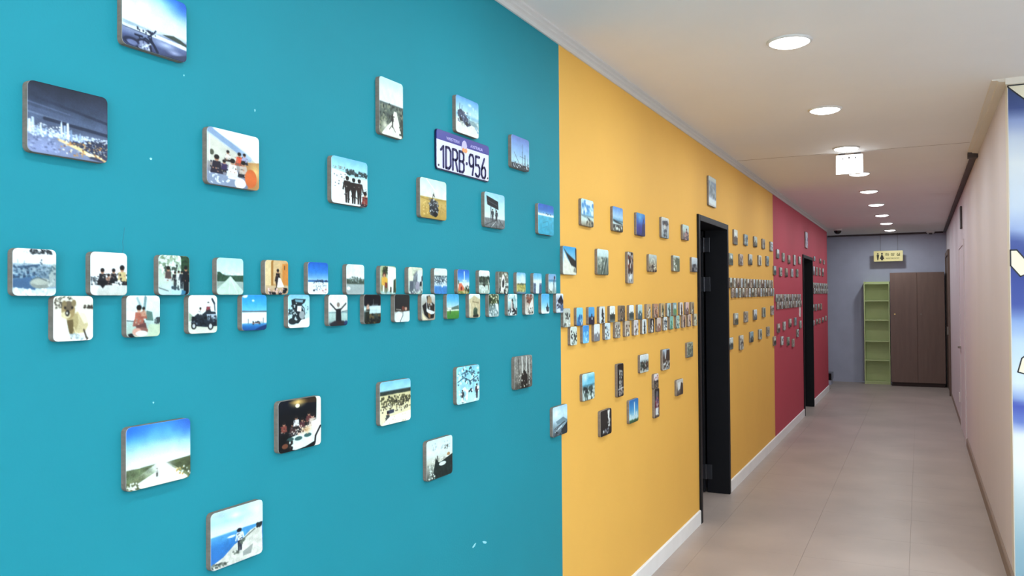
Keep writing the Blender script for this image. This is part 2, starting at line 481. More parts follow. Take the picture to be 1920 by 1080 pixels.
# low black box in the side passage
t = thing('step_box', 'low black topped box on the floor past the pink wall end', 'box', (-1.53, 16.35, 0))
B().box(-0.22, 0.05, -0.2, 0.2, 0, 0.09).make('base', 'greywall', t)
B().box(-0.23, 0.06, -0.21, 0.21, 0.09, 0.215, 0.004).make('top', 'camblack', t)

# restroom sign
t = thing('restroom_sign', 'yellow restroom sign with pictograms hanging before the grey wall', 'sign', (-0.512, BACK - 0.19, 2.272))
sw, sh = 0.245, 0.195
B().prism(rrect(2 * sw, sh, 0.008, 3, 0, sh / 2), 0, 0.012, 'xz').make('panel', 'yellow', t)
b = B().cyl((-0.175, -0.001, 0.142), 0.014, 0.002, 'y', 16)
b.prism([(-0.196, 0.125), (-0.154, 0.125), (-0.160, 0.075), (-0.167, 0.025), (-0.183, 0.025), (-0.190, 0.075)], -0.002, 0)
b.make('man_pictogram', 'ink', t)
b = B().cyl((-0.105, -0.001, 0.146), 0.015, 0.002, 'y', 16)
b.prism([(-0.112, 0.130), (-0.098, 0.130), (-0.066, 0.045), (-0.088, 0.045), (-0.088, 0.022), (-0.122, 0.022), (-0.122, 0.045), (-0.144, 0.045)], -0.002, 0)
b.make('woman_pictogram', 'ink', t)
for x in (-0.13, 0.16):
    B().cyl((x, 0.006, sh + (CEIL - 2.272 - sh) / 2), 0.0025, CEIL - 2.272 - sh, 'z', 8).make('hanging_wire', 'cable', t)


def text(s, parent, size, loc, rot, m, sx=1.0, name='lettering', bold=0.0, ext=0.0006, align='CENTER'):
    c = bpy.data.curves.new(name, 'FONT')
    c.body = s; c.size = size; c.align_x = align; c.align_y = 'CENTER'; c.extrude = ext; c.offset = bold
    c.materials.append(M[m])
    tmp = bpy.data.objects.new('tmp', c)
    COL.objects.link(tmp)
    bpy.context.view_layer.update()
    me = bpy.data.meshes.new_from_object(tmp.evaluated_get(bpy.context.evaluated_depsgraph_get()))
    bpy.data.objects.remove(tmp)
    bpy.data.curves.remove(c)
    o = bpy.data.objects.new(name, me)
    COL.objects.link(o); o.parent = parent; o.location = loc; o.rotation_euler = rot; o.scale = (sx, 1, 1)
    return o


text('\ud654 \uc7a5 \uc2e4', t, 0.058, (0.075, -0.002, 0.120), (PI / 2, 0, 0), 'olive', 1.35, bold=0.001)
text('RESTROOM', t, 0.034, (0.075, -0.002, 0.052), (PI / 2, 0, 0), 'olive', 1.25)

# wall fittings
t = thing('light_switch', 'white switch plate on the pink wall beside the far dark doorway', 'switch', (WL, 11.44, 1.42))
B().prism(rrect(0.085, 0.125, 0.006, 3), 0, 0.010, 'yz').make('plate', 'plastic', t)
B().prism(rrect(0.03, 0.055, 0.003, 2), 0.010, 0.015, 'yz').make('rocker', 'white', t)
t = thing('door_sign', 'narrow dark sign plate high on the beige wall over the pale door', 'sign', (WR, 10.69, 2.51))
B().prism(rrect(0.17, 0.25, 0.008, 3), 0, -0.02, 'yz').make('panel', 'cable', t)
t = thing('wall_socket', 'small white socket plate low on the beige wall', 'socket', (WR, 11.9, 0.33))
B().prism(rrect(0.08, 0.12, 0.006, 3), 0, -0.01, 'yz').make('plate', 'plastic', t)
B().cyl((-0.0105, 0, 0), 0.02, 0.002, 'x', 16).make('outlet', 'white', t)

# paint flaws on the teal wall
for y, z, w, h, a in ((1.493, 2.067, .004, .007, 0), (1.194, 1.905, .006, .005, 0), (1.280, 2.100, .003, .004, 0), (2.563, .736, .028, .009, .35), (2.640, .727, .034, .009, -.35), (1.2, 1.399, .004, .004, 0), (1.999, 2.174, .003, .005, 0)):
    ca, sa = math.cos(a), math.sin(a)
    pts = [(y + ca * w / 2 * math.cos(q) * (1 + .2 * math.sin(3 * q)) - sa * h / 2 * math.sin(q), z + sa * w / 2 * math.cos(q) + ca * h / 2 * math.sin(q)) for q in [k * PI / 5 for k in range(10)]]
    B().prism(pts, WL, WL + 0.0004, 'yz').make('paint_chip', 'chip', wl)
B().stroke([(1.131, 1.757), (1.129, 1.743), (1.1265, 1.728), (1.128, 1.716), (1.125, 1.700)], 0.0016, WL, WL + 0.0003, 'yz').make('hairline_crack', 'crack', wl)
PLATE_Y, PLATE_Z = 2.4953, 2.1081

# ------------------------------------------------------------------ photo blocks: small pictures painted into vertex colours
class Canvas:
    def __init__(s, nx, ny, seed):
        s.X, s.Y = np.meshgrid(np.linspace(0, 100, nx), np.linspace(0, 100, ny))
        s.a = np.zeros((ny, nx, 3)) + 0.9
        s.px = 100.0 / min(nx, ny)
        s.rng = np.random.RandomState(seed)

    @staticmethod
    def c(h):
        return np.array([int(h[i:i + 2], 16) / 255 for i in (0, 2, 4)])

    def blend(s, m, col):
        m = m[..., None]
        s.a = s.a * (1 - m) + s.c(col) * m

    def g(s, *v):
        ps = [float(x) for x in v[::2]]; cs = np.array([s.c(x) for x in v[1::2]])
        for k in range(3):
            s.a[..., k] = np.interp(s.Y, ps, cs[:, k])

    def e(s, col, cx, cy, rx, ry, soft=1.0):
        cx, cy, rx, ry, soft = map(float, (cx, cy, rx, ry, soft))
        d = (np.hypot((s.X - cx) / rx, (s.Y - cy) / ry) - 1) * min(rx, ry)
        s.blend(np.clip(0.5 - d / (s.px * soft), 0, 1), col)

    def r(s, col, cx, cy, rx, ry):
        cx, cy, rx, ry = map(float, (cx, cy, rx, ry))
        d = np.hypot((s.X - cx) / rx, (s.Y - cy) / ry)
        s.blend(np.clip(1 - d, 0, 1) ** 1.2 * .97, col)

    def p(s, col, *v):
        q = [float(x) for x in v]; P = list(zip(q[::2], q[1::2]))
        ins = np.zeros(s.X.shape, bool); dm = np.full(s.X.shape, 1e9)
        for (x0, y0), (x1, y1) in zip(P, P[1:] + P[:1]):
            if y0 != y1:
                c = ((y0 > s.Y) != (y1 > s.Y)) & (s.X < (x1 - x0) * (s.Y - y0) / (y1 - y0) + x0)
                ins ^= c
            L = (x1 - x0) ** 2 + (y1 - y0) ** 2 or 1e-9
            t = np.clip(((s.X - x0) * (x1 - x0) + (s.Y - y0) * (y1 - y0)) / L, 0, 1)
            dm = np.minimum(dm, np.hypot(s.X - x0 - t * (x1 - x0), s.Y - y0 - t * (y1 - y0)))
        d = np.where(ins, -dm, dm)
        s.blend(np.clip(0.5 - d / s.px, 0, 1), col)

    def l(s, col, w, *v):
        q = [float(x) for x in v]; P = list(zip(q[::2], q[1::2])); dm = np.full(s.X.shape, 1e9)
        for (x0, y0), (x1, y1) in zip(P, P[1:]):
            L = (x1 - x0) ** 2 + (y1 - y0) ** 2 or 1e-9
            t = np.clip(((s.X - x0) * (x1 - x0) + (s.Y - y0) * (y1 - y0)) / L, 0, 1)
            dm = np.minimum(dm, np.hypot(s.X - x0 - t * (x1 - x0), s.Y - y0 - t * (y1 - y0)))
        s.blend(np.clip(0.5 - (dm - float(w) / 2) / s.px, 0, 1), col)

    def s_(s, cols, x0, y0, x1, y1, n, size):
        x0, y0, x1, y1, size = map(float, (x0, y0, x1, y1, size))
        cols = cols.split('/')
        for k in range(int(n)):
            s.e(cols[s.rng.randint(len(cols))], s.rng.uniform(x0, x1), s.rng.uniform(y0, y1), size * s.rng.uniform(.5, 1.3), size * s.rng.uniform(.4, 1.2))

    def m(s, top, x, yb, h, leg='2a2a33', skin='b98a70'):
        """standing person: legs, torso, arms, head; x centre, yb feet, h height, all in percent"""
        x, yb, h = float(x), float(yb), float(h); w = h * .11
        s.p(leg, x - w, yb - h * .5, x + w, yb - h * .5, x + w * .8, yb, x + w * .15, yb, x, yb - h * .4, x - w * .15, yb, x - w * .8, yb)
        s.p(top, x - w * 1.25, yb - h * .82, x + w * 1.25, yb - h * .82, x + w * 1.05, yb - h * .46, x - w * 1.05, yb - h * .46)
        s.l(top, w * .6, x - w * 1.2, yb - h * .78, x - w * 1.8, yb - h * .5)
        s.l(top, w * .6, x + w * 1.2, yb - h * .78, x + w * 1.8, yb - h * .5)
        s.e(skin, x, yb - h * .91, w * .7, h * .075)
        s.e('1c1716', x, yb - h * .94, w * .75, h * .06)
        s.s_(top + '/' + leg + '/8a8580/2a2624', x - w * 1.2, yb - h * .8, x + w * 1.2, yb - h * .1, 10, h * .03)

    def k(s, top, x, yb, h, leg='2a2a33', skin='b98a70'):
        """seated or half-length person"""
        x, yb, h = float(x), float(yb), float(h)
        s.p(leg, x - h * .38, yb, x + h * .38, yb, x + h * .3, yb - h * .32, x - h * .3, yb - h * .32)
        s.p(top, x - h * .28, yb - h * .2, x + h * .28, yb - h * .2, x + h * .22, yb - h * .68, x - h * .22, yb - h * .68)
        s.e(skin, x, yb - h * .82, h * .13, h * .16)
        s.e('1c1716', x, yb - h * .9, h * .15, h * .13)
        s.s_(top + '/' + leg + '/' + skin + '/2c2826/9a948c', x - h * .34, yb - h * .66, x + h * .34, yb - h * .02, 14, h * .045)

    def n(s, x0, y0, x1, y1, amp, scale=6):
        x0, y0, x1, y1, amp, scale = map(float, (x0, y0, x1, y1, amp, scale))
        ny, nx = s.X.shape
        gsz = max(2, int(100 / scale)); G = s.rng.rand(gsz + 2, gsz + 2)
        u, v = s.X / 100 * gsz, s.Y / 100 * gsz; i, j = u.astype(int), v.astype(int); fu, fv = u - i, v - j
        N = (G[j, i] * (1 - fu) + G[j, i + 1] * fu) * (1 - fv) + (G[j + 1, i] * (1 - fu) + G[j + 1, i + 1] * fu) * fv
        N = N * .6 + s.rng.rand(ny, nx) * .4
        mk = (s.X >= x0) & (s.X <= x1) & (s.Y >= y0) & (s.Y <= y1)
        s.a = np.where(mk[..., None], np.clip(s.a * (1 + (N[..., None] - .5) * 2 * amp), 0, .96), s.a)

    def run(s, script):
        for op in script.split(';'):
            t = op.split()
            if t:
                getattr(s, 's_' if t[0] == 's' else t[0])(*t[1:])
        return s


# picture scripts, one per block: code | what it shows | drawing ops
PICS = '''
A1|night skyline with white lights|g 0 262c3d 25 3a445b 48 56637f 60 56617b 68 6f7b99 84 8a94b6 100 7d87a6;l 55617d 5 0 38 60 46;l 6b7894 2.4 0 44 70 54;l 5d6986 2 0 30 50 38;l 343d54 4 10 22 100 40;l 30384e 5 20 50 100 58;p 3a4058 48 76 100 66 100 100 78 97;n 0 0 100 62 .14 10;s e8f2ff/cfdcf0/9fb4d6/7f90b8 0 66 72 76 150 1.5;s e8f2ff 66 65 100 71 70 .8;s c9d4ea/f3d7a8 60 70 100 90 70 .7;p dfeaf8 0 55 3 54 4 72 0 72;p c4d4ea 4 51 7 51 8 72 4 72;p a9bcd8 10 62 12 61 13 74 10 74;p cfdff4 14 59 16 60 17 74 14 74;p 9fb4d4 20 64 22 63 23 74 20 74;p d6e8fb 39 52 40.5 49 42 72 39 72;p b4c8e6 43 56 45 54 46 74 43 74;p e4f0ff 46.5 51 49 50 50 74 46.5 74;p 8ea6ca 51 60 53 59 54 74 51 74;p c2d6f0 58 65 59.5 64 61 74 58 74;p a9c0e0 63 63 64 62 65 74 63 74;s ffffff/dceaff 0 58 50 74 90 .9;l ead0a8 4 38 77 60 85;l f0d6a0 5 58 83 76 92;l f7e6c8 4 72 91 86 92;l e6c08f 2.4 84 92 100 98;s fff0cf/c8945c/7c5c4c 36 76 92 96 60 1.3;r 9ba6d2 18 92 40 16;s aab4dc/6c7699 0 78 40 96 30 1.6
A2|bicycle on a wet beach|g 0 3a86d6 14 8ccdf3 34 d4edfa 60 eef5fa 66 c4d2e0 70 7c8ab4 84 5b6890 100 3d4568;r f0f8fc 26 38 62 52;r 2563c8 98 6 40 40;p a9bece 0 61 45 66 0 68;p e2ebf1 0 67 45 69 100 73 100 78 40 75 0 73;p 3f4b45 60 66 78 62 90 65 100 70 100 74 80 70;n 0 62 100 100 .12 8;p e6ecf4 52 70 100 76 100 80 62 76;r c2ccec 66 82 24 9;r b4bce0 80 90 16 6;p 39415f 66 100 100 88 100 100;r 2c3452 12 92 26 14;s 20263c 4 67 52 73 16 1.5;l 2a3352 1.2 0 72 40 75;l 14203c 3.2 19 80 29 80;l 14203c 1.8 24 80 27 88 44 84 42 68;l 14203c 2.2 38 78 47 69 50 64;l 14203c 4 41 80 47 88 53 98;l 14203c 2.6 24 90 34 81 46 87;e 18213c 31 97 13 14;e 8b93b4 31 97 9.5 11;l 30395a 1 22 97 40 97;l 30395a 1 31 86 31 100;e 222b48 13 92 12 6;e 6d78a0 14 94 8 4;l dfeaf0 1.6 28 98 42 88;s f2f8f8/cfd8e4 28 90 40 99 12 1.3
A3|people seated around a table indoors|g 0 a9c8ea 20 c8d4dc 50 c3bdb0 75 8b8a96 100 7f8aa8;p eaf6fc 0 0 100 0 100 55 70 30;l 8fa6c6 10 0 3 80 44;p d4d2c8 0 12 55 40 55 60 0 60;r f5fafc 86 24 30 34;p b88a58 72 52 100 48 100 100 78 100;r f2cf8c 92 66 18 22;p 8f9bb4 0 78 60 84 60 100 0 100;k 2b2636 17 80 32 2b2636;k 40325f 31 76 22;k e8e0da 38 56 20 35302e;k efeeee 47 82 32 dfe4ea c09a86;k d85a3c 60 60 24 8e5a4a;k a8a6c8 70 56 20;k c6b6ac 68 80 30;e d4703c 83 80 12 17;e f6f2ea 62 92 11 10;l f4f2ea 4 40 84 60 84;s e8ecf4 2 80 40 98 14 2.2;e 5a5e50 8 44 4 5;l eef2f2 1.5 4 14 4 60
A4|three dark figures on a pale beach|g 0 7fc2e6 20 a9dcef 38 bfe8f4 40 dff1f5 60 e6f3f6 100 ecf4f6;s 39474a/56646a/2d3836 36 24 100 34 70 2.6;s 8a9a98 0 20 36 26 20 1.6;p eff6f8 0 27 40 32 55 60 50 100 0 100;s 56636a 6 30 40 66 16 1.6;m 2f2522 42 96 58 2b211f 2b1f1b;m 2f2522 60 96 56 2b211f 2b1f1b;m 3a2b27 76 96 56 2b211f 2b1f1b;k 8e4038 93 100 34 3a2a33;s 6b7a80 80 60 98 80 8 1.5
A5|dirt track with a lone walker|g 0 c9eef6 22 e6f5f8 42 eaf5f6 44 5d6a68 52 6c766c 62 59645c 100 7b7a64;s 4a5450/6a746a/8a8f7c/39423c 0 46 100 96 140 3.4;s 7c8670/9a9a80 0 70 30 98 26 3;r f2eedc 22 84 18 14;p e9e6da 60 54 72 54 84 76 96 100 4 100 30 84 52 72;n 30 54 100 100 .08 7;m 2a2a26 54 84 24 2a2a26;l 2c2c28 1.6 46 64 62 64;l 3a3a34 1.5 40 88 52 80 66 90;s 3c443c 84 60 98 96 24 3
A6|jeep on a beach by the sea|g 0 5a9cd4 25 9ccbea 42 c7e6f2 50 8cbcd4 58 b6d2d6 66 dfe2d8 100 ecebe2;r e4f2f8 60 16 12 6;s b4d8ee 66 20 96 44 10 4;p 3b4864 6 42 20 34 34 44 50 54 66 70 48 78 22 64 8 56;n 4 36 66 78 .4 6;s 222a3e/4c587a/6c7894/b4bcc8 8 40 50 72 60 2.2;l 2b3350 1.4 14 44 16 20;l 2b3350 1.4 24 42 26 24;l 2b3350 1.2 20 36 32 40;e 14161e 46 70 7 5;e 14161e 20 62 5 5;p 8aa6b0 52 56 78 58 98 66 98 74 62 68;s 7c9098/a4b8b8 52 56 98 68 24 2;s 9cb8c8 82 70 98 84 10 3
A7|moored ship masts at dusk|g 0 6f86c8 45 93b8e2 75 b9dcec 84 a7c6d6 86 2c3038 100 3d4048;l 3a4560 1.4 14 52 46 88;l 2f3a50 2.2 60 44 62 84;l 2f3a50 3 75 52 76 88;l 3c4762 1.2 62 20 62 44;l 45506a 1 46 60 78 62;s 22262e/8a929c/d4dade 10 78 98 98 50 2.5;l 2a2f3a 1.4 92 60 90 86
A8|motorbike on yellow sand dunes|g 0 c9e2d8 20 dcece0 34 e6ece0 46 e9ece0 48 c0a253 60 cfb06c 80 c7a45c 100 b4954a;l f0f2e6 3 20 0 64 34;l d0dcd0 2 60 8 96 24;l a88a48 2 0 50 30 54 100 48;p 37383c 34 60 58 52 68 72 66 90 46 94 34 82;s 16181c/8b9096/4a4c52/d4d8da/2c2e34 32 50 68 92 90 2.2;l 222428 2 46 54 48 38 54 44;l 2a2c30 1.6 52 40 50 34;e 121214 56 88 8 7;s b89a54/dcc07c 4 56 30 96 20 3;s b89a54 72 56 96 96 14 3
A9|dark sign board on posts over a road|g 0 9fd2e8 50 cfe6ec 72 dfeaec 75 8b8e90 100 6f7274;p 23262b 8 10 66 22 68 46 12 36;l 6b7078 1.5 16 24 60 34;l 2d3036 3 30 40 30 78;l 2d3036 3 54 44 54 78;m 3a3d44 38 80 34 2a2c32;m 44474e 58 82 34 2a2c32;l 55585c 3 0 96 50 78 60 100;l d4d8da 2 30 100 56 80;n 0 76 100 100 .3 5;l 4a4c50 2 70 74 92 92
A10|flat turquoise sea and blue sky|g 0 3c68bc 20 4c82cc 30 7fb2dc 32 e6f2f6 37 e6f2f6 40 58b6d2 100 3fa8c6;s 33486a 8 29 96 33 18 1.6;l 3a8fae 2 30 62 60 54 70 70;l 3a8fae 1.5 24 80 60 70;n 0 40 100 100 .1 8
A11|straight white road under blue sky|g 0 3f8ade 22 6cb6ee 45 bfe3f5 62 eaf5f8 66 eef5f2 67 7e8a6a 100 6a7152;r e8f5fa 50 58 60 34;r 2f72d2 2 4 44 26;r 3b6cc8 98 6 34 30;p 6c7a5c 0 68 45 65 0 88;n 0 66 100 100 .3 5;p 5a6347 60 66 100 63 100 92;n 60 66 100 96 .3 4;p eff3ee 54 66 58 66 98 98 92 100 4 100 0 98 44 78;s e9efe6/59603f 0 88 20 100 30 1.6;s e4eadf/c9a65a 70 78 100 94 24 1.6;m d8d8d4 46 86 14 30302c;r f4f8f4 55 70 22 14
A12|dinner party around a white table at night|g 0 0c1220 30 05080e 60 0a0a0e 100 05070a;p 3a2a18 20 4 92 0 92 12 30 8;r ffd98a 44 6 26 14;e fff4d8 43 13 5 4;p eef4ea 89 0 100 0 100 100 86 100;p e4f2ee 22 74 86 62 84 90 62 97 38 100 26 97;k 8a4a40 12 66 26 14141a;k 4a3030 32 70 26;k e8e8ec 40 58 26 241c1e;k 5a3038 54 62 24;k 6a3a3a 70 54 26 1a1418;k d8c8bc 79 66 34 e6ece8 c89a88;p f0f4f2 76 50 92 46 100 60 98 96 84 96 80 72;l 201a20 4 98 62 86 80 84 98;e 3a5a5a 26 77 8 4;e 3f6464 45 78 9 4;e 3f6464 67 75 9 4;s f2e6d4/e6c8b8 44 54 68 72 30 2;r d8b080 64 64 18 10;s e8dcd4 30 60 60 74 18 1.6;s 1c1214 20 80 30 100 14 3;e 7a4a34 14 88 7 5
A13|crowd on a yellow beach|g 0 86c8ea 20 a9dcf0 24 2f3c38 30 3c463c 32 d9cfa4 60 e6dcb4 100 efe7cc;n 0 24 100 32 .3 5;s 3a3a2c/55543c/6e6a4c 2 36 98 58 110 3;s 4a4636/efe8d0/7c745c 2 52 98 72 60 2.4;p 3f4656 20 68 42 66 44 74 24 76;k 3c4444 24 92 22 2c3032;p f4f2e4 30 82 100 76 100 100 0 100;s c9b88c 10 80 96 98 10 1.4
A14|figures in foaming turquoise water|g 0 8ed2ea 40 a6dff0 100 bfe9f4;n 0 0 100 100 .2 9;s 2f4c5c/4b7086/dff6fb 4 4 96 50 60 4;l 3a5a6c 2.4 4 40 30 30 60 42 92 30;l 3a5a6c 2 20 20 50 14 80 24;m 1f2430 24 98 36 222633;m 4a2c38 88 92 40 2b2030;s 2b3a46 50 62 66 72 10 3;s f2fafc 4 60 96 98 20 5
A15|people before a pale waterfall cliff|g 0 8e8c88 50 8c8a84 100 55524c;n 0 0 100 100 .45 5;l d6d6d2 6 40 0 44 60;l e2e2de 5 66 0 64 60;l c8c8c2 3 84 10 82 90;l 3a3832 3 20 10 24 70;p 2a2622 32 100 36 60 52 42 70 60 74 100;s 1e1c18/6a645a/d2cec4 20 50 90 98 50 2.6
A16|dark gorge with a pale sky|g 0 d6eef4 30 e6f4f6 55 d6d8cc 100 4a504c;s bcd0d4 10 8 90 30 16 3;p 23302e 34 46 40 56 48 62 100 48 100 100 18 100 26 76;n 20 50 100 100 .5 5;e e6f2f2 60 66 14 5;l 2a3432 3 40 44 42 70;s 8d968e/dfe6e0 4 60 30 98 30 2.8;s 6a706a 70 22 86 32 8 2.2;e b08a60 84 46 6 4
A17|misty blue mountain road|g 0 b4d6ee 30 d4ecf6 45 c4e0ee 100 4a545c;r f2fafc 20 20 40 40;p 7d97a4 20 50 70 40 100 54 100 62 30 60;p 33393f 60 80 100 60 100 100 50 100;l 3f4a52 4 10 74 80 58;l dde8ec 4 14 84 60 70;s 2c3238/8a9aa2 10 68 60 98 24 3
A18|person on a coastal cliff over blue sea|g 0 c6e6ef 20 b6e2f2 34 dff2f8 40 e2f4fa 43 5aa6da 60 3a82c8 100 3a78c0;r f2fafc 46 14 22 9;r f4fafc 88 16 30 26;r b8cfd8 10 6 30 12;p 4f9ad0 60 41 100 42 80 52 60 58;p dcdcd4 98 44 100 100 0 100 0 90 22 82 44 66 60 60 74 50;n 20 46 100 100 .12 5;p 9fa4a0 60 84 80 76 76 92 60 92;s 4e5650/7f867e 0 90 30 96 24 2.2;s 5a625a/888e86 40 78 52 84 12 2;s 2b3438 88 42 98 48 14 2.6;l 6d746c 2 64 60 84 50;m dfe6ee 54 80 40 232a3c 3a2c2a;e 1b2233 52 43 4 3.5;s 667067 54 60 64 70 10 2.4;e e8f2fa 38 50 8 2
S1|grey mud volcano in pale ground|g 0 f2f6fa 30 eef2f8 33 a8bccb 60 5f7f9c 78 4f6f92 86 c4d6de 100 e8f4f8;s 2b3036/42484c 38 2 90 10 60 2.4;s c4ccd4 20 4 36 10 6 2;l 8ea2b2 2 10 24 11 30;l 7c90a0 1.6 26 26 24 32 30 32;s 54606a 62 22 68 34 8 1.6;n 0 32 100 84 .25 7;p 8297a8 22 36 60 32 66 44 40 52 30 46;l 3f5c78 3 4 40 30 38 60 34;l c0ccd4 4 30 50 46 44 60 40;l 2f4660 3 0 62 14 60 24 66;l b4c6d0 4 0 52 14 54 22 60;l 39526c 2.6 26 40 46 36 56 38;s 3f5c78/87a2b4/2f4660/9cb0be 0 38 60 62 70 2.6;p 7f95a6 52 42 64 36 86 38 92 50 92 62 74 66 58 54;s 4c6478/a4b4be/6b8294 52 38 92 60 50 2.4;p 4a6a8e 0 66 40 60 56 76 50 88 0 82;e a9b0aa 64 73 26 11;e 8d9490 64 77 22 8;e b4bab2 62 71 20 6;l 5c686c 2 42 66 56 60 84 70;p a4b0b0 82 54 88 34 96 30 100 36 100 80 86 82;l 54707c 3 84 52 90 36 98 42;s 5c7078/c4ccca 80 40 98 78 14 2.6;s f0f8fa/bcc8cc 4 86 80 98 24 4
S2|small furry marsupial on pale sand|g 0 e4e0d2 40 ebe6dc 100 eef2f2;n 0 0 100 100 .08 8;s 3e3a34/8c8678 2 4 22 30 26 2.4;s 3a342e/6c6258 74 22 98 28 16 3;s 504a40 10 2 46 8 12 2;p cdbf98 40 46 60 34 80 44 88 66 78 82 62 84 46 76;p e4dcc6 60 34 80 40 88 60 76 62;p b3a47a 30 40 60 40 62 60 50 90 42 96 36 70;p 6d5e3e 32 54 48 52 50 76 44 90 38 80;e a08c64 36 32 17 20;e 6f6250 37 22 12 11;e 8c7c5c 26 18 6 8;e 8c7c5c 50 16 6 8;e d8ccaa 30 42 12 8;e 2b2825 34 38 5.5 7;e e6e2dc 33 38 2 3;e 1e1c1a 28 26 2.5 3;e 1e1c1a 46 26 2.5 3;l 4a3f34 4 76 76 82 92 88 97;l 3c342c 3.5 44 84 44 94;s a9b6bc/dfe8ea 30 84 76 98 26 4;l d8caa4 3 50 70 56 84
S3|friends sitting on a wall|g 0 f4f6fa 40 f6f8fb 74 f2f4f6 76 d4d6d4 100 c9cbc6;p eceff2 0 70 22 78 12 100 0 100;s 4a5056/7c868c 0 58 24 78 24 3;k 23252c 31 76 38 1c1d22;k b08a78 48 76 26 1a1a20;k 23242a 62 72 34 1a1a20;k cdbb8a 86 76 46 1c1c22;p 17181d 14 66 50 66 32 84;s e8ecec/1f2026 68 64 84 78 14 3
S4|person on a scooter in a park|g 0 e6f4f6 40 d8eef0 60 cfe2e2 66 b6ccc8 100 b2c6b8;l 7c9aa0 8 56 4 52 34;l a4bcc0 6 30 6 44 30;p f0f6f8 0 36 26 40 26 60 0 60;l 3a4044 2 0 60 24 62;p 5f7f78 58 36 76 40 80 62 56 60;s 3c4448 82 56 100 68 14 4;k b06a58 36 74 50 9c6458 d6aa94;k c89882 50 56 28 a05e50;p 6a4644 26 72 56 66 60 80 30 84;e 8f6258 44 86 20 9;e d8a898 30 88 14 10;e e6ecec 44 92 18 7;s 1f2228 2 94 18 100 10 4;p c0d0b8 66 70 100 70 100 100 60 100
S5|group walking under trees|g 0 cfe0da 40 b6cabb 60 c4d4c6 100 bcd2d8;s 7f957c/dfece8/9fb49c 0 0 66 34 90 5;p 2f4a33 72 0 100 0 100 60 72 40;n 66 0 100 60 .5 5;s f4f8f6/46564c 4 24 60 46 40 4;k 5a4a48 30 66 38 cfd8da;m 20242a 52 84 44 20242a;m e8ecea 64 82 44 d8dede;m 26303a 74 84 46 26303a;p 14181e 80 50 98 50 98 100 80 100;k 16181d 88 66 40 14181e;p c8e0ee 24 74 40 66 46 80 40 86 26 84;l 4c5c60 2 0 82 30 90;s 3a4c54 40 78 66 86 16 3;p b4d4e2 40 88 78 88 74 100 40 98;p 3a7a9c 74 86 88 90 88 100 74 100
S6|dark jeep with people on the roof|g 0 f2f8f6 50 eef6f4 74 e4ecdc 78 d6dcc8 100 e4e8dc;p 9fb09c 0 44 14 54 14 66 0 68;p 25303a 8 62 30 48 46 50 60 42 94 44 100 62 100 82 60 84 16 80;p aebccb 62 50 96 50 98 64 66 64;s 161c24/5c6c78/0f1318 10 54 98 80 46 3.6;e 1a1d20 17 80 9 9;e c9ced0 17 80 5 5.5;e 1a1d20 76 82 10 10;e c9ced0 76 82 6 6.5;k e2e4e8 40 56 24 2a3038;k 8c3a44 68 44 26 2a3038;p eceff0 60 20 76 20 76 30 60 30;l 2c3440 6 82 10 90 22;l 3a4654 4 90 20 92 40
S7|straight grey road between trees|g 0 b6ecf4 30 cdf0f4 46 def2f2 48 3e5a4e 60 35513f 66 8fa49a 100 a9c6bc;p 35513f 0 38 10 38 20 44 40 50 40 66 0 66;p 3a5846 60 48 100 46 100 66 56 64;n 0 40 100 66 .35 5;p a3b4b0 0 64 100 64 100 100 0 100;p c6dccf 48 50 52 50 100 90 100 100 0 100 0 86;l e6f2ea 2 50 54 80 100;l dfeae4 1.6 49 54 44 100;p 8fa498 0 66 30 66 0 78
S8|jetty railing over blue water|g 0 2f96e0 25 44ace8 44 6cc4ee 45 4a5c6c 48 7f9fb0 50 eef6f8 78 f0f7fa 82 4a98cc 90 2a6cb0 100 24589a;e e6f4fa 10 4 10 4;e cfeaf8 44 16 5 3;p 5c6c78 0 44 40 45 100 46 100 49 0 47;l 303a44 2 24 68 24 80;l 303a44 2 86 66 86 80;s 202830 36 76 80 82 20 2.6;l d4a08c 2 40 80 70 80;p 1c3f74 60 94 100 84 100 100 50 100
S9|bride and groom in a sunlit hall|g 0 d4b284 40 cfa46a 72 c49a60 76 c8b090 100 b89a7c;p e2cca0 0 0 24 0 24 74 0 74;p a87a40 24 0 34 0 34 74 24 74;p d6b88c 34 0 64 0 64 70 34 70;p d08c44 74 10 100 8 100 74 74 70;l 3c2c20 3 84 16 84 26;k 1c181a 54 62 36 1c181a;m 2a2022 50 80 40 2a2022;p f0ece4 56 50 66 52 82 78 50 80;l e8c890 2 40 18 60 12;s 14161a 4 84 96 100 9 7;s e2c8c8/d8b0a4 10 82 96 100 24 3
S10|open car boot on a beach|g 0 7fbfdc 20 a9d8e8 60 c4e4ee 80 d2ecf2 100 eaf6f8;p 1f2a30 14 16 30 12 82 14 76 24 60 32 72 50 78 76 60 88 14 86 20 50;p 7fa8b8 30 14 70 16 66 24 34 22;p e8ecee 42 34 62 34 60 52 40 50;e 9fa8ac 64 62 14 12;e 2b3338 20 80 20 10;s 1f3338/c8d6da 10 26 40 80 24 4;l 2a3238 3 60 30 74 42 78 60;s 3c5054 0 40 14 60 8 4;p f2f8fa 60 76 100 70 100 100 0 100 0 94 40 92;s 5c7c84 76 30 98 60 8 2
S11|deep blue sky over a white beach|g 0 1f64c4 30 3a84d2 50 7cb4e2 55 a4cce8 57 2c5a90 61 3f78a8 63 e2ecf0 100 eff4f6;s 2b3a52 30 54 96 62 24 2.4;s 4a5c74/7c90a4 4 64 96 90 26 2;s c48c8c 70 84 90 98 6 3;e 3a3c46 28 88 5 3
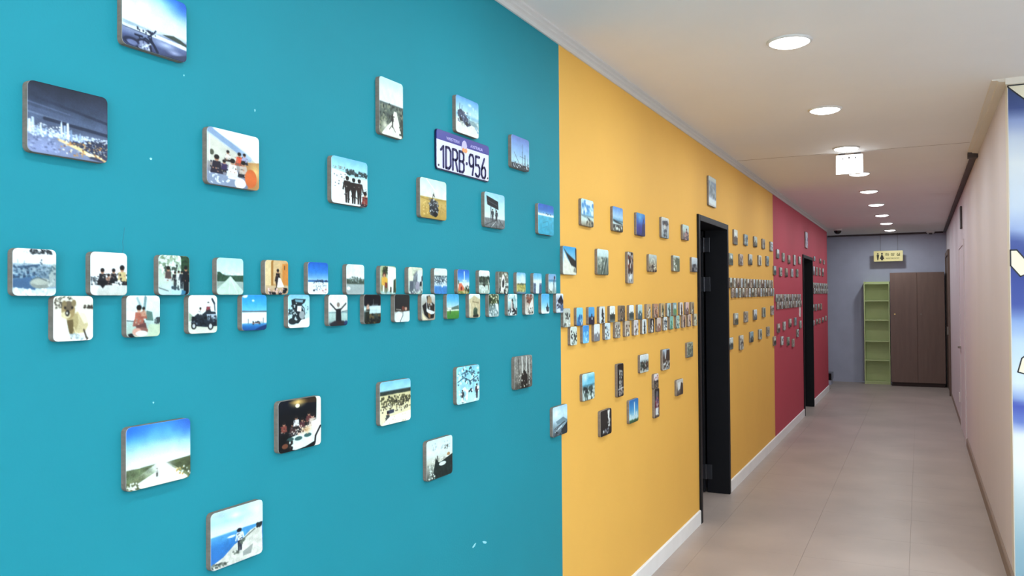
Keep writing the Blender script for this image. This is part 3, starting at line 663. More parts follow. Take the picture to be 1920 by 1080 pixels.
S12|person with arms raised at sunset|g 0 e6f4f4 40 ecf0e8 54 dfe4e0 57 6c8c94 60 b8d0cc 84 a4bcb8 100 3c3c44;l 4c5a60 2.5 70 54 100 52;p 1c1c22 38 46 64 44 66 86 36 86;e 8c7c74 50 32 8 8;l 23232a 5 40 50 8 28;l 23232a 5 62 48 92 28;p 2c2c34 6 92 30 84 78 84 98 96 98 100 4 100;e 3a2420 54 90 14 5;e 1f3a64 92 92 10 8
S13|tree line under clouds|g 0 cfeef4 30 e6f4f8 46 eef4f4 50 5c6c60 64 3f4c42 68 a4b0ac 100 98a4a8;s 8c9c9c/4c584c 4 42 96 60 40 4;r f8fcfc 60 10 50 18;n 0 48 100 66 .4 5;p a8b4b4 0 66 100 66 100 100 0 100;e f0f4f2 10 80 10 6
S14|night scene with white lights|g 0 120c12 30 1a1418 42 9fb8bc 50 dceaea 62 3a4a48 100 2c2c1c;s 0c0a0e 4 4 96 34 20 7;p d4e4ea 30 40 100 38 100 48 30 48;p c4dadc 30 54 100 52 100 64 30 66;k e0b49c 22 56 30 2c3028;p 242818 10 60 30 58 30 100 8 100;s 6c5c3c/121410 20 68 98 98 34 5;l e8f0f0 1.4 56 16 56 34
S15|person in orange beside a white statue|g 0 a8b490 40 b8bc98 80 8c8c6c 100 9cb4a8;p eef2ea 44 0 100 4 100 76 80 100 48 80;p 3a4030 16 6 42 4 40 26 14 30;s 2c3424/5c6c44 10 4 44 30 20 5;e 5a3a2c 24 32 12 10;e c89070 24 36 7 7;p e0b04c 8 42 30 38 46 46 42 66 20 72 8 66;p 7c3a2c 28 58 44 60 42 78 28 76;l f2f4ee 7 20 72 18 96;l f4f4ee 9 56 66 52 98;l f4f4ee 8 76 60 84 98;p 2c2c24 62 74 70 74 70 92 60 92;p 3a4830 84 50 98 44 98 96 82 94;l 241a18 3 34 76 36 96;s a4c4c4 4 92 96 100 12 5
S16|white rounded shapes before a dark wall|g 0 2c2c2a 50 2a2826 60 4a4038 66 c8c8c4 100 dcecf0;e e6f2f6 26 84 26 22;p dcecf2 50 64 100 60 100 100 52 100;l 24221f 3 54 62 54 76 42 90 34 100;l 34302c 4 0 58 50 54;e 7c4638 56 50 9 8;e c8a08c 74 50 8 9;s 2c2622 60 36 84 46 8 5;l e8e4dc 2 10 54 40 56
S17|grey elephant-like shapes and people|g 0 d8dcc8 30 c8ccb8 60 b4bcb4 100 9cb0a8;p e2e4cc 0 0 24 4 34 50 4 52;p 7c848c 36 30 60 10 70 50 60 96 40 98 30 60;n 30 10 74 98 .3 7;p dce0e4 66 12 96 10 96 60 60 60;p 5c6470 10 52 34 52 36 100 6 100;e a09cac 64 72 16 20;p 1f2226 80 54 94 52 92 70 78 70;p 2c3034 92 34 100 30 100 50 92 52;s e6eae6/6c7c78 4 84 96 98 20 4
S18|dark bag and white cap|g 0 d6dede 30 b8b8b0 100 a49c8c;p 2c2620 36 8 60 4 74 30 96 40 94 70 60 60 40 50;p a48c70 46 6 70 10 78 40 50 50 40 30;p 1e1a18 4 44 34 30 36 60 60 74 96 72 88 92 50 94 20 78;p e8f0f4 34 56 60 60 98 68 90 76 60 78 36 66;p 8c6844 46 70 66 76 64 92 50 90;p e2d6b8 4 70 30 90 44 98 4 98;s 3c3834/c8ccd0 44 34 80 56 16 4;l e4e8ec 3 36 20 38 60
S19|crowd by a blue pool|g 0 d8ecec 26 e6ece4 30 5c6c70 50 4c5c68 62 7c94a4 66 c8d8e0 72 4f8ac8 100 4486c8;s 2c3840/8ca0a8/dfe6e6 4 28 96 58 80 4;s dfeaf0 4 56 96 66 24 3;e f0f8fc 60 70 5 4;n 0 66 100 100 .1 6
S20|green field under blue sky|g 0 44a4d8 26 6cbce4 50 b8dcec 56 b4bcb4 60 6c8078 64 dfe8dc 70 5c9440 100 3f8438;p 60786c 30 56 98 44 98 60 40 64;p e6ece4 4 54 40 56 34 62 4 62;l eaf2e4 4 4 66 98 64;m 2f4a34 26 80 18 2c4030
S21|orange tent beside a white spire|g 0 2f6cc8 30 4c94dc 50 9cc8e8 55 dfe8ec 72 e0dcd4 84 8c8c5c 100 7c8440;l d6eafa 8 56 10 57 54;p c8e0f0 40 42 78 44 74 50 44 50;p e07c5c 8 58 30 56 56 78 44 90 4 88;e 7c3428 30 78 8 8;p 3c5034 2 44 10 46 10 60 2 60;s 2c3a24 60 70 98 90 16 5;l e6f0f4 4 60 56 88 80;s e4c8b0/a0a048 4 88 96 98 20 4
S22|sandstone building with an arched gate|g 0 e6f0ec 20 e2e6dc 22 ccc0a0 60 bcb090 100 c4b89c;p cdbf9c 6 24 44 6 86 20 88 90 6 94;p 8c7c5c 30 30 86 36 86 40 30 34;n 8 20 86 90 .12 6;p 5c6c58 36 96 36 70 46 58 62 56 74 66 76 94;s 3c4c3c 40 66 72 90 24 5;p 24221c 34 90 84 88 84 98 34 98;l e8e4d4 4 12 40 12 90
S23|trees behind a flooded field|g 0 f2f8f6 24 e6eeea 30 3c4c3c 48 34443a 56 a4b0a4 60 5c6454 66 ccdad2 100 a4b8ac;s 2c3830/5c6c5c 4 28 90 54 50 6;p 2c3420 84 46 96 60 98 92 88 80;l e6f2ea 5 84 40 96 66 94 98;p 263029 34 58 60 58 56 70 38 68;s dfe8e4 4 66 80 96 20 5
S24|people among dark trees|g 0 b4bca4 20 5c6c48 40 3c4c34 60 7c9090 100 a4b8b8;s e4e0c0/2c3824/4c5c34 4 2 96 40 60 6;s dfe8ea/5c7074/9cb4b8 6 44 90 96 60 4.6;p e6f0f4 60 40 92 44 96 80 76 70;e e8f4f8 10 92 6 6
S25|dark figure in white branches|g 0 6c6c5c 40 7c7c74 100 4c5450;s e6e6da/3a4034/a4a494 4 4 96 96 70 6;p f0f0e8 30 26 48 10 60 26 60 90 20 90 22 50;p 23262a 34 44 50 30 56 54 48 72 34 70;s 1c2022/dce2dc 50 50 98 98 24 6
S26|person in black on a white plaza|g 0 d6eaee 30 b8d8dc 50 c4d8d8 70 9cb0b0 100 b4bcbc;s f0f6f6/8cb0b4 4 4 96 34 24 7;k 2c2a30 46 74 50 2c2c34;e d6ccc8 40 54 8 20;p 1f242c 60 70 96 66 94 98 50 96;s eef2f0/15181c 4 70 90 98 34 6;l e4f0f2 8 90 10 96 60
S27|gold field under a blue sky|g 0 6cb4dc 20 b4d8ec 50 e2ecee 54 8c8c6c 60 b4ac64 80 c4bc74 100 5c84b4;r eef6fa 64 24 34 26;s 8c8444/d8cc84 4 60 96 90 40 4;s 4c5c44 10 52 96 60 14 4
S28|rust coloured tree by pale rocks|g 0 b4ccd4 20 a49488 40 b4a498 60 d0c4b8 100 e4e4e0;s 7c3c2c/4c3028/a06854 16 4 76 44 50 6;l 6c3c30 4 44 30 46 70;p eeeae4 50 50 86 20 92 60 60 96 30 80;s dfd8d0/6c6860 20 56 90 96 24 5;e 2c3424 82 90 8 5
S29|white canyon opening to bright sky|g 0 5cb4e0 24 9cd0ec 36 e8f4f8 46 e8f2f4 50 7c90a8 100 5c6c88;p e6f2f8 20 36 86 34 70 52 66 100 26 100 30 54;s 54647c 4 56 26 96 20 5;s 4c5c7c 72 56 96 96 20 5
S30|lone shrub on snow below blue sky|g 0 58b0e4 40 78c4ec 66 a8dcf2 80 d0ecf6 86 e8f4f8 100 f0f8fa;p 2c3c4c 60 80 76 50 92 76 92 90 66 90;l 34444c 3 74 74 74 46;s 344858 56 66 96 84 14 5
S31|person bent beside a boat hull|g 0 7cb4dc 26 9cb4d4 34 4c8cb0 44 bcdce4 60 d6ecf2 100 a4b8b0;p e4f0f6 4 60 40 40 56 60 40 96 20 90;l 4c3c54 9 74 26 66 50;l 34343c 4 66 50 60 96;l 44444c 4 70 50 84 94;e 3c2c34 78 18 9 8;s 6c7c5c 4 86 40 98 12 4;l 3c444c 3 6 80 40 98
S32|dark roofed building with white gables|g 0 e6ecf4 10 e2e8f0 40 8c9cb4 100 b4c4d8;p 1c1c2c 10 46 70 6 100 40 96 54 14 54;s e8eef8/2c3450/16182a 10 44 98 84 50 6;p 5c7090 60 60 98 56 96 90 60 90;p dce8f0 10 80 60 78 60 98 10 98
Y1|people by the sea framed by rocks|g 0 d0ecf2 40 a4d0ea 58 8cc4e0 62 6c8ca0 66 cfe4e2 80 e0e8e0 100 98907c;s 5c9cd4/e8f6fa 10 6 96 56 34 8;p 34383c 46 66 60 68 92 84 84 90 60 78;s 4c4c44/a49880 40 80 98 98 34 5;l 5c6c78 2 6 64 60 70
Y2|calm blue lagoon and stones|g 0 5c94dc 20 8cb8e6 40 b4d4ee 54 7cb0d0 56 3c5460 62 98c4cc 70 e6eeee 74 5c5c54 100 3c3c34;p 2c3438 4 52 36 58 96 66 96 70 30 66 4 60;s e4e6de/2c2c28/8c8c7c 4 76 96 98 50 6
Y3|diver in deep blue water|g 0 3c94d0 30 2c6cc0 60 3c54a8 100 2c3474;r 6cb8e4 40 20 40 34;l 1c2c5c 7 84 26 70 50 62 96;p 2c2c5c 70 50 96 40 96 100 60 100;r 3c2c8c 30 70 40 30
Y4|person holding a large fish|g 0 e6e4dc 30 b4b4bc 60 c8ccd0 100 98a4ac;p 4c4c54 10 20 80 12 96 30 70 40 14 38;k dcdcd8 44 70 50 3c4454;s 2c3038/6c7884 30 60 70 92 24 6;l 4c5058 5 80 30 70 60
Y5|child in red on a rock|g 0 cce0dc 40 c4d0cc 60 948c88 100 6c5c5c;k 6c3c4c 62 74 50 3c3444;s 4c4450/c49c94 30 50 96 98 30 7
Y6|black rock slope against white sand|g 0 3ca4dc 20 6cbce4 40 8cc8e6 60 e6ece4 100 ece8da;p 2c2c2a 4 6 30 24 60 36 96 50 96 74 60 66 34 40;p eeece0 4 14 30 44 60 70 86 74 96 100 4 100;p 23242a 90 6 100 4 100 96 94 90;s 8c8c7c 80 80 96 96 12 4
Y7|suspension bridge walkway|g 0 dcecee 28 cfe2e0 34 8c9c94 60 8c948c 100 6c7468;p 4c5c54 70 28 84 40 60 96 30 100 40 70;l dfe4dc 4 72 34 44 96;l 34403c 3 80 30 96 96;s c4ccc0/5c685c 10 34 60 80 30 5
Y8|tall totem of carved faces|g 0 7c706c 100 b8aca4;s 34241f/e8e4e0/8c4c3c/5c4c44 10 4 90 70 60 9;p e6ecee 16 70 80 70 70 96 20 96;s 2c3440 30 74 70 94 10 6;e f0f2f2 50 80 16 8
Y9|stone arch over a crowd|g 0 ccd4d4 30 b8bcb4 60 948c7c 100 4c3c34;l dcd8cc 8 20 50 40 24 66 26 80 60;s 241c1c/a49480/e4dcc8 6 56 96 98 50 8
Y10|green hill and stone wall|g 0 dfe6e2 20 a4ac9c 50 7c8470 100 8c8c7c;s 5c6450/c4c4b4/e8e8e0 10 20 90 96 50 8;p 6c7460 40 10 96 20 96 96 60 96
Y11|rocky shore in haze|g 0 dce0e6 40 c4ccd4 60 7c848c 100 4c4c50;s 2c2c34/a4a4a8 4 50 96 96 34 9
Y12|turquoise bay with dark rocks|g 0 c4ecf4 20 6cc4e4 40 8cd0e6 44 4c8ca4 56 cfe6e6 100 94a4a0;r f4fcfc 20 16 30 24;s 1f2c30/4c5c58 4 50 80 74 34 7;s e8f2f0/5c6c64 10 66 96 98 40 7
Y13|dark tower lit at night|g 0 241c1a 100 2c2420;p 4c4440 30 30 70 26 80 76 20 80;s e8e8e4/8c8c8c 30 20 80 76 60 3.5;l f0f0f0 3 10 78 96 74;s d8ccc8 20 80 90 96 16 4
Y14|family group on a pale square|g 0 eef0f2 26 dce2e6 40 8c9ca0 60 6c6c64 100 dcdcd4;s 24282c/5c4438/34443c/dfe2dc 6 40 94 84 50 7;m 2c3c34 40 94 50 1f2428;m 5c3c34 76 90 54 24242c
Y15|snowy street between dark houses|g 0 b4c4d8 40 5c4c48 60 8c847c 100 d8dcdc;l eef2f6 9 34 4 40 60;s 2c2420/e8ecf0/6c5c50 6 50 96 96 50 7;p 44342c 56 6 96 4 96 60 60 56
Y16|grey stone wall carving|g 0 a4a08c 50 7c8478 100 6c7068;n 0 0 100 100 .4 9;s 4c544c/b4b8a8 10 10 90 90 30 6
Y17|red and white towers, a narrow strip|g 0 e8dce0 40 dccccc 50 4c4440 100 6c5c54;s c47c84/f4eef0 10 4 90 40 16 9;s 241f1f/9c8c80 6 46 96 96 30 8
Y18|seated figure in red, tall format|g 0 2c2420 30 3c3430 60 5c3034 80 8c7c78 100 5c4c44;e 8c3c44 50 46 34 26;e 6c6c74 50 22 26 14;s a44c4c/dccccc/4c5c8c 20 30 80 60 24 7;p efeff2 20 66 80 66 70 84 84 92 20 90
Y19|white cloth on a brown shore|g 0 d8d4d0 40 c4bcb4 60 8c847c 100 5c4c44;p ecebec 16 20 60 10 50 60 20 70;p 4c3c34 66 20 96 30 96 96 50 96
Y20|white tower block against blue sky|g 0 2f78bc 40 4c9cd4 60 8cc4e0 84 bcdcdc 88 4c7050 100 3c5c3c;l e8f4f8 9 56 16 58 80;p dcecf0 8 60 20 62 22 84 8 84;p cfe2ec 74 58 86 56 88 82 76 84;s d6e8f0 10 70 90 84 24 5
Y21|white waterfall in dark rock|g 0 34302e 60 2c2a2a 100 241f1e;p eee8e6 62 6 84 2 78 40 86 70 80 70 70 40;s f4f2f0 66 4 84 66 14 4;s 7c7c8c/b4b4b8 16 76 84 94 16 4;p eceef2 20 80 30 78 32 88 22 88
Y22|pale blue painting, larger than the rest, above the first dark door|g 0 d8dcd8 14 c8ccc8 18 7c90a8 60 8c94a0 80 dce8fa 100 c8c4bc;l 5c6c60 6 20 34 50 60;s 6c7c84/a4b0b8 10 20 90 70 30 9;p e8f2ff 8 72 60 76 90 84 90 94 10 92
'''
UL_PICS = {
    'U1': ('crowd on pale steps', 'c8ccc4', '5c6460', 's'), 'U2': ('swimmer in light blue water', '8cd4ec', '2c6ca8', 'b'), 'U3': ('dark cave with blue sky', '5cace0', '2c2840', 't'),
    'U4': ('black and white figure', 'e0e4e6', '2c3034', 'f'), 'U5': ('boat on white horizon', 'eef2ee', '3c4440', 'h'), 'U6': ('dark coats on a street', '7c6c5c', '2c201c', 's'),
    'U7': ('white dome over a path', 'f4f6f8', '3c4c4c', 'h'), 'U8': ('lighthouse in fog', 'c4dce0', '4c6470', 't'), 'U9': ('brown market stall', 'c8a884', '6c5040', 's'),
    'U10': ('red roofed alley', 'c89478', '7c4c40', 's'), 'U11': ('green statue', 'd0b084', '4c5c44', 'f'), 'U12': ('green pine by water', 'bcd4d8', '2c4c38', 'f'),
    'U13': ('teal lake', '8cb4bc', '6c9c74', 'h'), 'U14': ('monk on a pale path', 'e8dcd8', '4c3838', 'f'), 'U15': ('rose coloured sky', 'e4c4c4', '7c5c5c', 't'), 'U16': ('grey rock tower', 'b8a488', '4c4440', 'f'),
    'L1': ('bright forest gap', 'dce4dc', '3c4c40', 's'), 'L2': ('plain blue sea and ice', '4c9ce0', '8cd0f0', 'b'), 'L3': ('white snow and climber', 'eceef2', '8c8c94', 't'), 'L4': ('snow field with blue ridge', 'dce8f0', '4c7090', 's'),
    'L5': ('street crowd', 'b8b0a4', '4c3c3c', 's'), 'L6': ('carousel ride', 'c8b8a8', '6c5444', 's'), 'L7': ('spotted red umbrella', 'dad1d5', '8c6c60', 's'), 'L8': ('black and white bridge', 'e4e8ec', '2c343c', 'f'),
    'L9': ('black frame with white sail', '2c2420', 'f0e8e4', 'f'), 'L10': ('faded pink hall', 'dcc8c0', '9c7468', 't'), 'L11': ('skier in white', 'dce0e4', '4c5c6c', 's'), 'L12': ('green glacier lake', '94c8bc', '4c8c74', 'b'),
    'L13': ('cyan waterfall', 'a4c8c4', '3c6458', 's'), 'L14': ('brown doorway', 'c8a898', '5c443c', 'f'), 'L15': ('maroon tower', 'd8bcb0', '7c4c44', 'f'), 'L16': ('pale garden', 'd4ccb0', '7c8468', 's')}


def ul_script(lo, hi, kind):
    return {'s': f'g 0 {lo} 100 {lo};s {hi}/{lo}/e8e8e4/2c2c2c 5 25 95 96 40 9;r {lo} 50 6 60 22',
            'b': f'g 0 {lo} 50 {lo} 100 {hi};s {hi} 20 40 80 90 14 10;s eef6fa 40 70 90 96 4 7',
            't': f'g 0 {lo} 50 {lo} 64 {hi} 100 {hi};s {hi} 30 46 70 70 8 9;e e8ecec 56 66 8 8',
            'f': f'g 0 {lo} 100 {lo};p {hi} 34 96 40 20 54 8 66 24 72 96;s {hi}/2c2c30 30 40 80 96 16 7;s e8ecec 14 60 50 96 6 7',
            'h': f'g 0 {lo} 48 {lo} 54 {hi} 76 {hi} 100 8c9490;s {hi} 30 40 70 56 8 8;e eef2f2 50 30 22 16'}[kind]


FAR = [('d8dcdc', '4c5450'), ('e0dcd4', '5c4c44'), ('9cb4c0', '3c4c50'), ('c4c8c0', '54503c'), ('b4a494', '3c3430'), ('dce0e8', '6c7078'), ('a4aca0', '444c40'), ('ccb8ac', '5c3c38')]


def make_print(nx, ny, w, h, r, seed, script):
    """curved-corner print sheet with its colours per vertex, 1.5 mm thick"""
    cv = Canvas(nx, ny, seed).run(script)
    a0 = cv.a
    if min(nx, ny) > 30:                 # soften like a print seen from afar, then mottle
        pad = np.pad(a0, ((1, 1), (1, 1), (0, 0)), 'edge')
        cv.a = a0 * .5 + (pad[:-2, 1:-1] + pad[2:, 1:-1] + pad[1:-1, :-2] + pad[1:-1, 2:]) * .125
    cv.n(0, 0, 100, 100, .07, 9)
    v = np.linspace(-1, 1, ny)
    z = -v * h / 2                       # row 0 is the top
    dist = h / 2 - np.abs(z)
    inset = np.where(dist < r, r - np.sqrt(np.maximum(r * r - (r - dist) ** 2, 0)), 0)
    u = np.linspace(-1, 1, nx)
    X = u[None, :] * (w / 2 - inset)[:, None]
    Z = np.repeat(z[:, None], nx, 1)
    bord = [(0, i) for i in range(nx)] + [(j, nx - 1) for j in range(1, ny)] + [(ny - 1, i) for i in range(nx - 2, -1, -1)] + [(j, 0) for j in range(ny - 2, 0, -1)]
    bi = np.array([j * nx + i for j, i in bord]); nb = len(bi)
    top = np.stack([X, np.full_like(X, -0.015), Z], -1).reshape(-1, 3)
    low = top[bi].copy(); low[:, 1] = -0.0134
    co = np.concatenate([top, low])
    idx = np.arange(nx * ny).reshape(ny, nx)
    q = np.stack([idx[:-1, :-1], idx[1:, :-1], idx[1:, 1:], idx[:-1, 1:]], -1).reshape(-1, 4)
    k = np.arange(nb); k2 = (k + 1) % nb; L0 = nx * ny
    sk = np.stack([bi[k], bi[k2], L0 + k2, L0 + k], -1)
    f = np.concatenate([q, sk]).astype(np.int32)
    me = bpy.data.meshes.new('print')
    me.vertices.add(len(co)); me.vertices.foreach_set('co', co.astype(np.float32).ravel())
    me.loops.add(f.size); me.loops.foreach_set('vertex_index', f.ravel())
    me.polygons.add(len(f)); me.polygons.foreach_set('loop_start', np.arange(0, f.size, 4, dtype=np.int32))
    me.polygons.foreach_set('loop_total', np.full(len(f), 4, np.int32))
    me.update(calc_edges=True)
    a = np.clip(cv.a ** 1.12, 0, .955).reshape(-1, 3)
    a = a * np.array([.955, 1.0, 1.0])
    a = np.where(a <= .04045, a / 12.92, ((a + .055) / 1.055) ** 2.4)
    a = np.concatenate([a, np.full((nb, 3), .55)])
    at = me.attributes.new('ink', 'FLOAT_COLOR', 'POINT')
    at.data.foreach_set('color', np.concatenate([a, np.ones((len(a), 1))], 1).astype(np.float32).ravel())
    me.materials.append(M['print'])
    return me


block_me = {}


def photo_block(y, z, w, h, script, label, group, res, seed, tilt=0.0):
    t = thing('photo_block', label, 'photo block', (WL, y, z), PI / 2, group)
    t.rotation_euler = (0, tilt, PI / 2)
    r = 0.011 if w > 0.09 else 0.009
    key = (w, h)
    if key not in block_me:
        b = B().prism(rrect(w, h, r, 4), -0.0134, 0, 'xz')
        o = b.make('backing_block', 'mdf', t)
        block_me[key] = o.data
    else:
        link('backing_block', block_me[key], None, t)
    n = max(w, h)
    nx, ny = max(8, int(res * w / n)), max(8, int(res * h / n))
    link('print', make_print(nx, ny, w - 0.0004, h - 0.0004, r, seed, script), None, t)
    return t


TABLE = {}
for ln in """A1 1.001 1.941 0.16 0.128
A2 1.194 2.187 0.16 0.128
A3 1.411 1.935 0.16 0.128
A4 1.842 1.937 0.16 0.128
A5 2.044 2.184 0.122 0.17
A6 2.508 2.249 0.16 0.128
A7 2.934 2.188 0.16 0.128
A8 2.280 1.936 0.16 0.128
A9 2.711 1.939 0.16 0.128
A10 3.179 1.945 0.16 0.128
A11 1.203 1.294 0.16 0.128
A12 1.635 1.296 0.16 0.128
A13 2.059 1.304 0.16 0.128
A14 2.502 1.314 0.16 0.128
A15 2.949 1.320 0.16 0.128
A16 2.310 1.092 0.16 0.128
A17 3.315 1.079 0.16 0.128
A18 1.420 1.072 0.16 0.128
Y1 3.666 2.018 0.16 0.127
Y2 4.107 2.025 0.16 0.127
Y3 4.503 2.029 0.16 0.127
Y4 5.002 2.048 0.16 0.127
Y5 5.506 2.054 0.16 0.102
Y6 3.440 1.782 0.16 0.127
Y7 3.874 1.792 0.16 0.127
Y8 4.309 1.778 0.1 0.172
Y9 4.730 1.818 0.16 0.102
Y10 5.259 1.835 0.16 0.102
Y11 5.738 1.844 0.16 0.102
Y12 3.662 1.193 0.16 0.127
Y13 4.126 1.182 0.1 0.172
Y14 4.546 1.239 0.16 0.102
Y15 4.997 1.231 0.16 0.127
Y16 5.591 1.257 0.16 0.102
Y17 4.777 1.116 0.095 0.088
Y18 4.788 0.985 0.1 0.172
Y19 5.314 1.028 0.16 0.102
Y20 4.345 0.994 0.16 0.127
Y21 3.900 0.991 0.16 0.127
Y22 6.322 2.423 0.25 0.225
Z1 7.204 2.134 0.155 0.128
Z2 7.677 2.139 0.155 0.1
Z3 8.167 2.152 0.155 0.1
Z4 8.629 2.158 0.155 0.1
Z5 9.129 2.160 0.155 0.1
Z6 6.998 1.935 0.155 0.1
Z7 7.444 1.948 0.155 0.1
Z8 7.895 1.968 0.155 0.1
Z9 8.395 1.980 0.155 0.1
Z10 8.855 1.993 0.155 0.1
Z11 7.194 1.429 0.155 0.1
Z12 7.655 1.437 0.155 0.1
Z13 8.113 1.448 0.155 0.1
Z14 8.607 1.462 0.155 0.1
Z15 9.144 1.475 0.155 0.1
Z16 6.967 1.229 0.155 0.1
Z17 7.420 1.215 0.155 0.128
Z18 7.909 1.244 0.155 0.1
Z19 8.381 1.249 0.155 0.1
Z20 8.856 1.259 0.155 0.1
P1 9.568 2.101 0.155 0.1
P2 9.993 2.082 0.155 0.1
P3 10.461 2.074 0.155 0.1
P4 10.946 2.087 0.155 0.128
P5 11.432 2.103 0.155 0.1
P6 9.336 1.908 0.155 0.1
P7 9.779 1.905 0.155 0.1
P8 10.228 1.909 0.155 0.1
P9 10.705 1.918 0.155 0.1
P10 11.187 1.928 0.155 0.1
P11 12.191 2.418 0.25 0.225
Q1 9.566 1.269 0.155 0.1
Q2 10.002 1.280 0.155 0.1
Q3 10.490 1.302 0.155 0.1
Q4 10.950 1.306 0.155 0.1
Q5 11.442 1.256 0.155 0.1
Q6 9.275 1.140 0.155 0.1
Q7 9.813 1.117 0.155 0.1
Q8 10.305 1.088 0.155 0.1
Q9 10.744 1.046 0.155 0.1
Q10 11.160 1.151 0.155 0.1
Q11 11.486 1.418 0.12 0.118
R1 12.941 1.458 0.155 0.1
R2 13.278 1.460 0.155 0.1
R3 13.648 1.462 0.155 0.1
R4 14.022 1.465 0.155 0.1
R5 12.956 1.231 0.155 0.08
R6 13.385 1.240 0.155 0.08
R7 13.791 1.239 0.155 0.08
R8 14.253 1.247 0.155 0.08
R9 14.725 1.261 0.155 0.08
V1 13.154 2.196 0.155 0.07
V2 13.992 2.196 0.155 0.07
V3 14.535 2.196 0.155 0.07
V4 13.060 2.013 0.155 0.128
V5 13.440 2.014 0.155 0.128
V6 13.882 2.020 0.155 0.128
V7 14.347 2.022 0.155 0.128
S1 0.935 1.662 .08 .084
S2 1.010 1.578 .08 .084
S3 1.085 1.663 .08 .084
S4 1.164 1.579 .08 .084
S5 1.241 1.664 .08 .084
S6 1.319 1.580 .08 .084
S7 1.399 1.665 .08 .084
S8 1.475 1.581 .08 .084
S9 1.551 1.666 .08 .084
S10 1.631 1.582 .08 .084
S11 1.706 1.667 .08 .084
S12 1.788 1.582 .08 .084
S13 1.865 1.667 .08 .084
S14 1.944 1.583 .08 .084
S15 2.023 1.668 .08 .084
S16 2.096 1.584 .08 .084
S17 2.171 1.669 .08 .084
S18 2.245 1.585 .08 .084
S19 2.322 1.670 .08 .084
S20 2.400 1.586 .08 .084
S21 2.473 1.671 .08 .084
S22 2.551 1.587 .08 .084
S23 2.625 1.672 .08 .084
S24 2.698 1.587 .08 .084
S25 2.779 1.672 .08 .084
S26 2.854 1.588 .08 .084
S27 2.932 1.673 .08 .084
S28 3.009 1.589 .08 .084
S29 3.088 1.674 .08 .084
S30 3.166 1.590 .08 .084
S31 3.241 1.675 .08 .084
S32 3.319 1.591 .08 .084
U1 3.401 1.525 .078 .084
L1 3.480 1.441 .078 .084
U2 3.556 1.527 .078 .084
L2 3.632 1.442 .078 .084
U3 3.709 1.528 .078 .084
L3 3.781 1.444 .078 .084
U4 3.857 1.529 .078 .084
L4 3.933 1.445 .078 .084
U5 4.009 1.530 .078 .084
L5 4.091 1.446 .078 .084
U6 4.169 1.531 .078 .084
L6 4.248 1.447 .078 .084
U7 4.321 1.532 .078 .084
L7 4.399 1.448 .078 .084
U8 4.475 1.533 .078 .084
L8 4.553 1.449 .078 .084
U9 4.639 1.535 .078 .084
L9 4.705 1.450 .078 .084
U10 4.790 1.536 .078 .084
L10 4.849 1.451 .078 .084
U11 4.929 1.537 .078 .084
L11 4.988 1.453 .078 .084
U12 5.073 1.538 .078 .084
L12 5.130 1.454 .078 .084
U13 5.212 1.539 .078 .084
L13 5.282 1.455 .078 .084
U14 5.371 1.540 .078 .084
L14 5.439 1.456 .078 .084
U15 5.526 1.541 .078 .084
L15 5.589 1.457 .078 .084
U16 5.675 1.542 .078 .084
L16 5.753 1.458 .078 .084""".split('\n'):
    c, y, z, w, h = ln.split()
    TABLE[c] = tuple(map(float, (y, z, w, h)))

seed = 10
for ln in PICS.strip().split('\n'):
    code, what, ops = ln.split('|')
    y, z, w, h = TABLE[code]
    seed += 1
    g = code[0]
    if g == 'A':
        lab, grp, res = f'photo block of {what}, on the teal wall', 'large photo blocks on the teal wall', 120
    elif g == 'S':
        n = int(code[1:])
        row = 'upper' if n % 2 else 'lower'
        lab, grp, res = f'small photo block of {what}, {row} band row, teal wall', 'small photo blocks banding the teal wall', 60 if n < 12 else 44
    else:
        lab, grp, res = (f'photo block of {what}, on the orange wall' if code != 'Y22' else f'photo block, {what}'), 'photo blocks on the orange wall before the dark door', 44
    photo_block(y, z, w, h, ops, lab, grp, res, seed)
for code, (what, lo, hi, kind) in UL_PICS.items():
    y, z, w, h = TABLE[code]
    seed += 1
    row = 'upper' if code[0] == 'U' else 'lower'
    photo_block(y, z, w, h, ul_script(lo, hi, kind), f'small photo block of {what}, {row} band row, orange wall', 'small photo blocks banding the orange wall', 26, seed)


def far_script(k):
    lo, hi = FAR[k % len(FAR)]
    kind = 'sthfs'[(k * 7) % 5]
    return ul_script(lo, hi, kind)


ROWS = {'Z': [(range(1, 6), 'top row'), (range(6, 11), 'second row'), (range(11, 16), 'row under the band'), (range(16, 21), 'lowest row')],
        'P': [(range(1, 6), 'top row'), (range(6, 11), 'second row')],
        'Q': [(range(1, 6), 'row under the band'), (range(6, 11), 'lowest row')],
        'R': [(range(1, 5), 'row under the band'), (range(5, 10), 'lowest row')],
        'V': [(range(1, 4), 'top row'), (range(4, 8), 'second row')]}
WHERE = {'Z': 'orange wall past the first dark door', 'P': 'red pink wall', 'Q': 'red pink wall', 'R': 'pink wall beyond the far door', 'V': 'pink wall beyond the far door'}
GRP = {'Z': 'photo blocks on the orange wall past the first dark door', 'P': 'photo blocks on the pink wall before the far door', 'Q': 'photo blocks on the pink wall before the far door',
       'R': 'photo blocks on the pink wall beyond the far door', 'V': 'photo blocks on the pink wall beyond the far door'}
k = 0
for g, rows in ROWS.items():
    for rng, rname in rows:
        for q, n in enumerate(rng):
            k += 1; seed += 1
            y, z, w, h = TABLE[f'{g}{n}']
            photo_block(y, z, w, h, far_script(k), f'{ORD[q]} photo block of the {rname}, {WHERE[g]}', GRP[g], 18, seed)
y, z, w, h = TABLE['P11']
photo_block(y, z, w, h, 'g 0 d8d0dc 30 c4b8c8 50 7c6c94 60 c8bccc 100 d4b8bc;s 8c7c9c/e8e0ec 10 20 90 90 20 10', 'large pale photo block above the far dark door', GRP['P'], 24, 901)
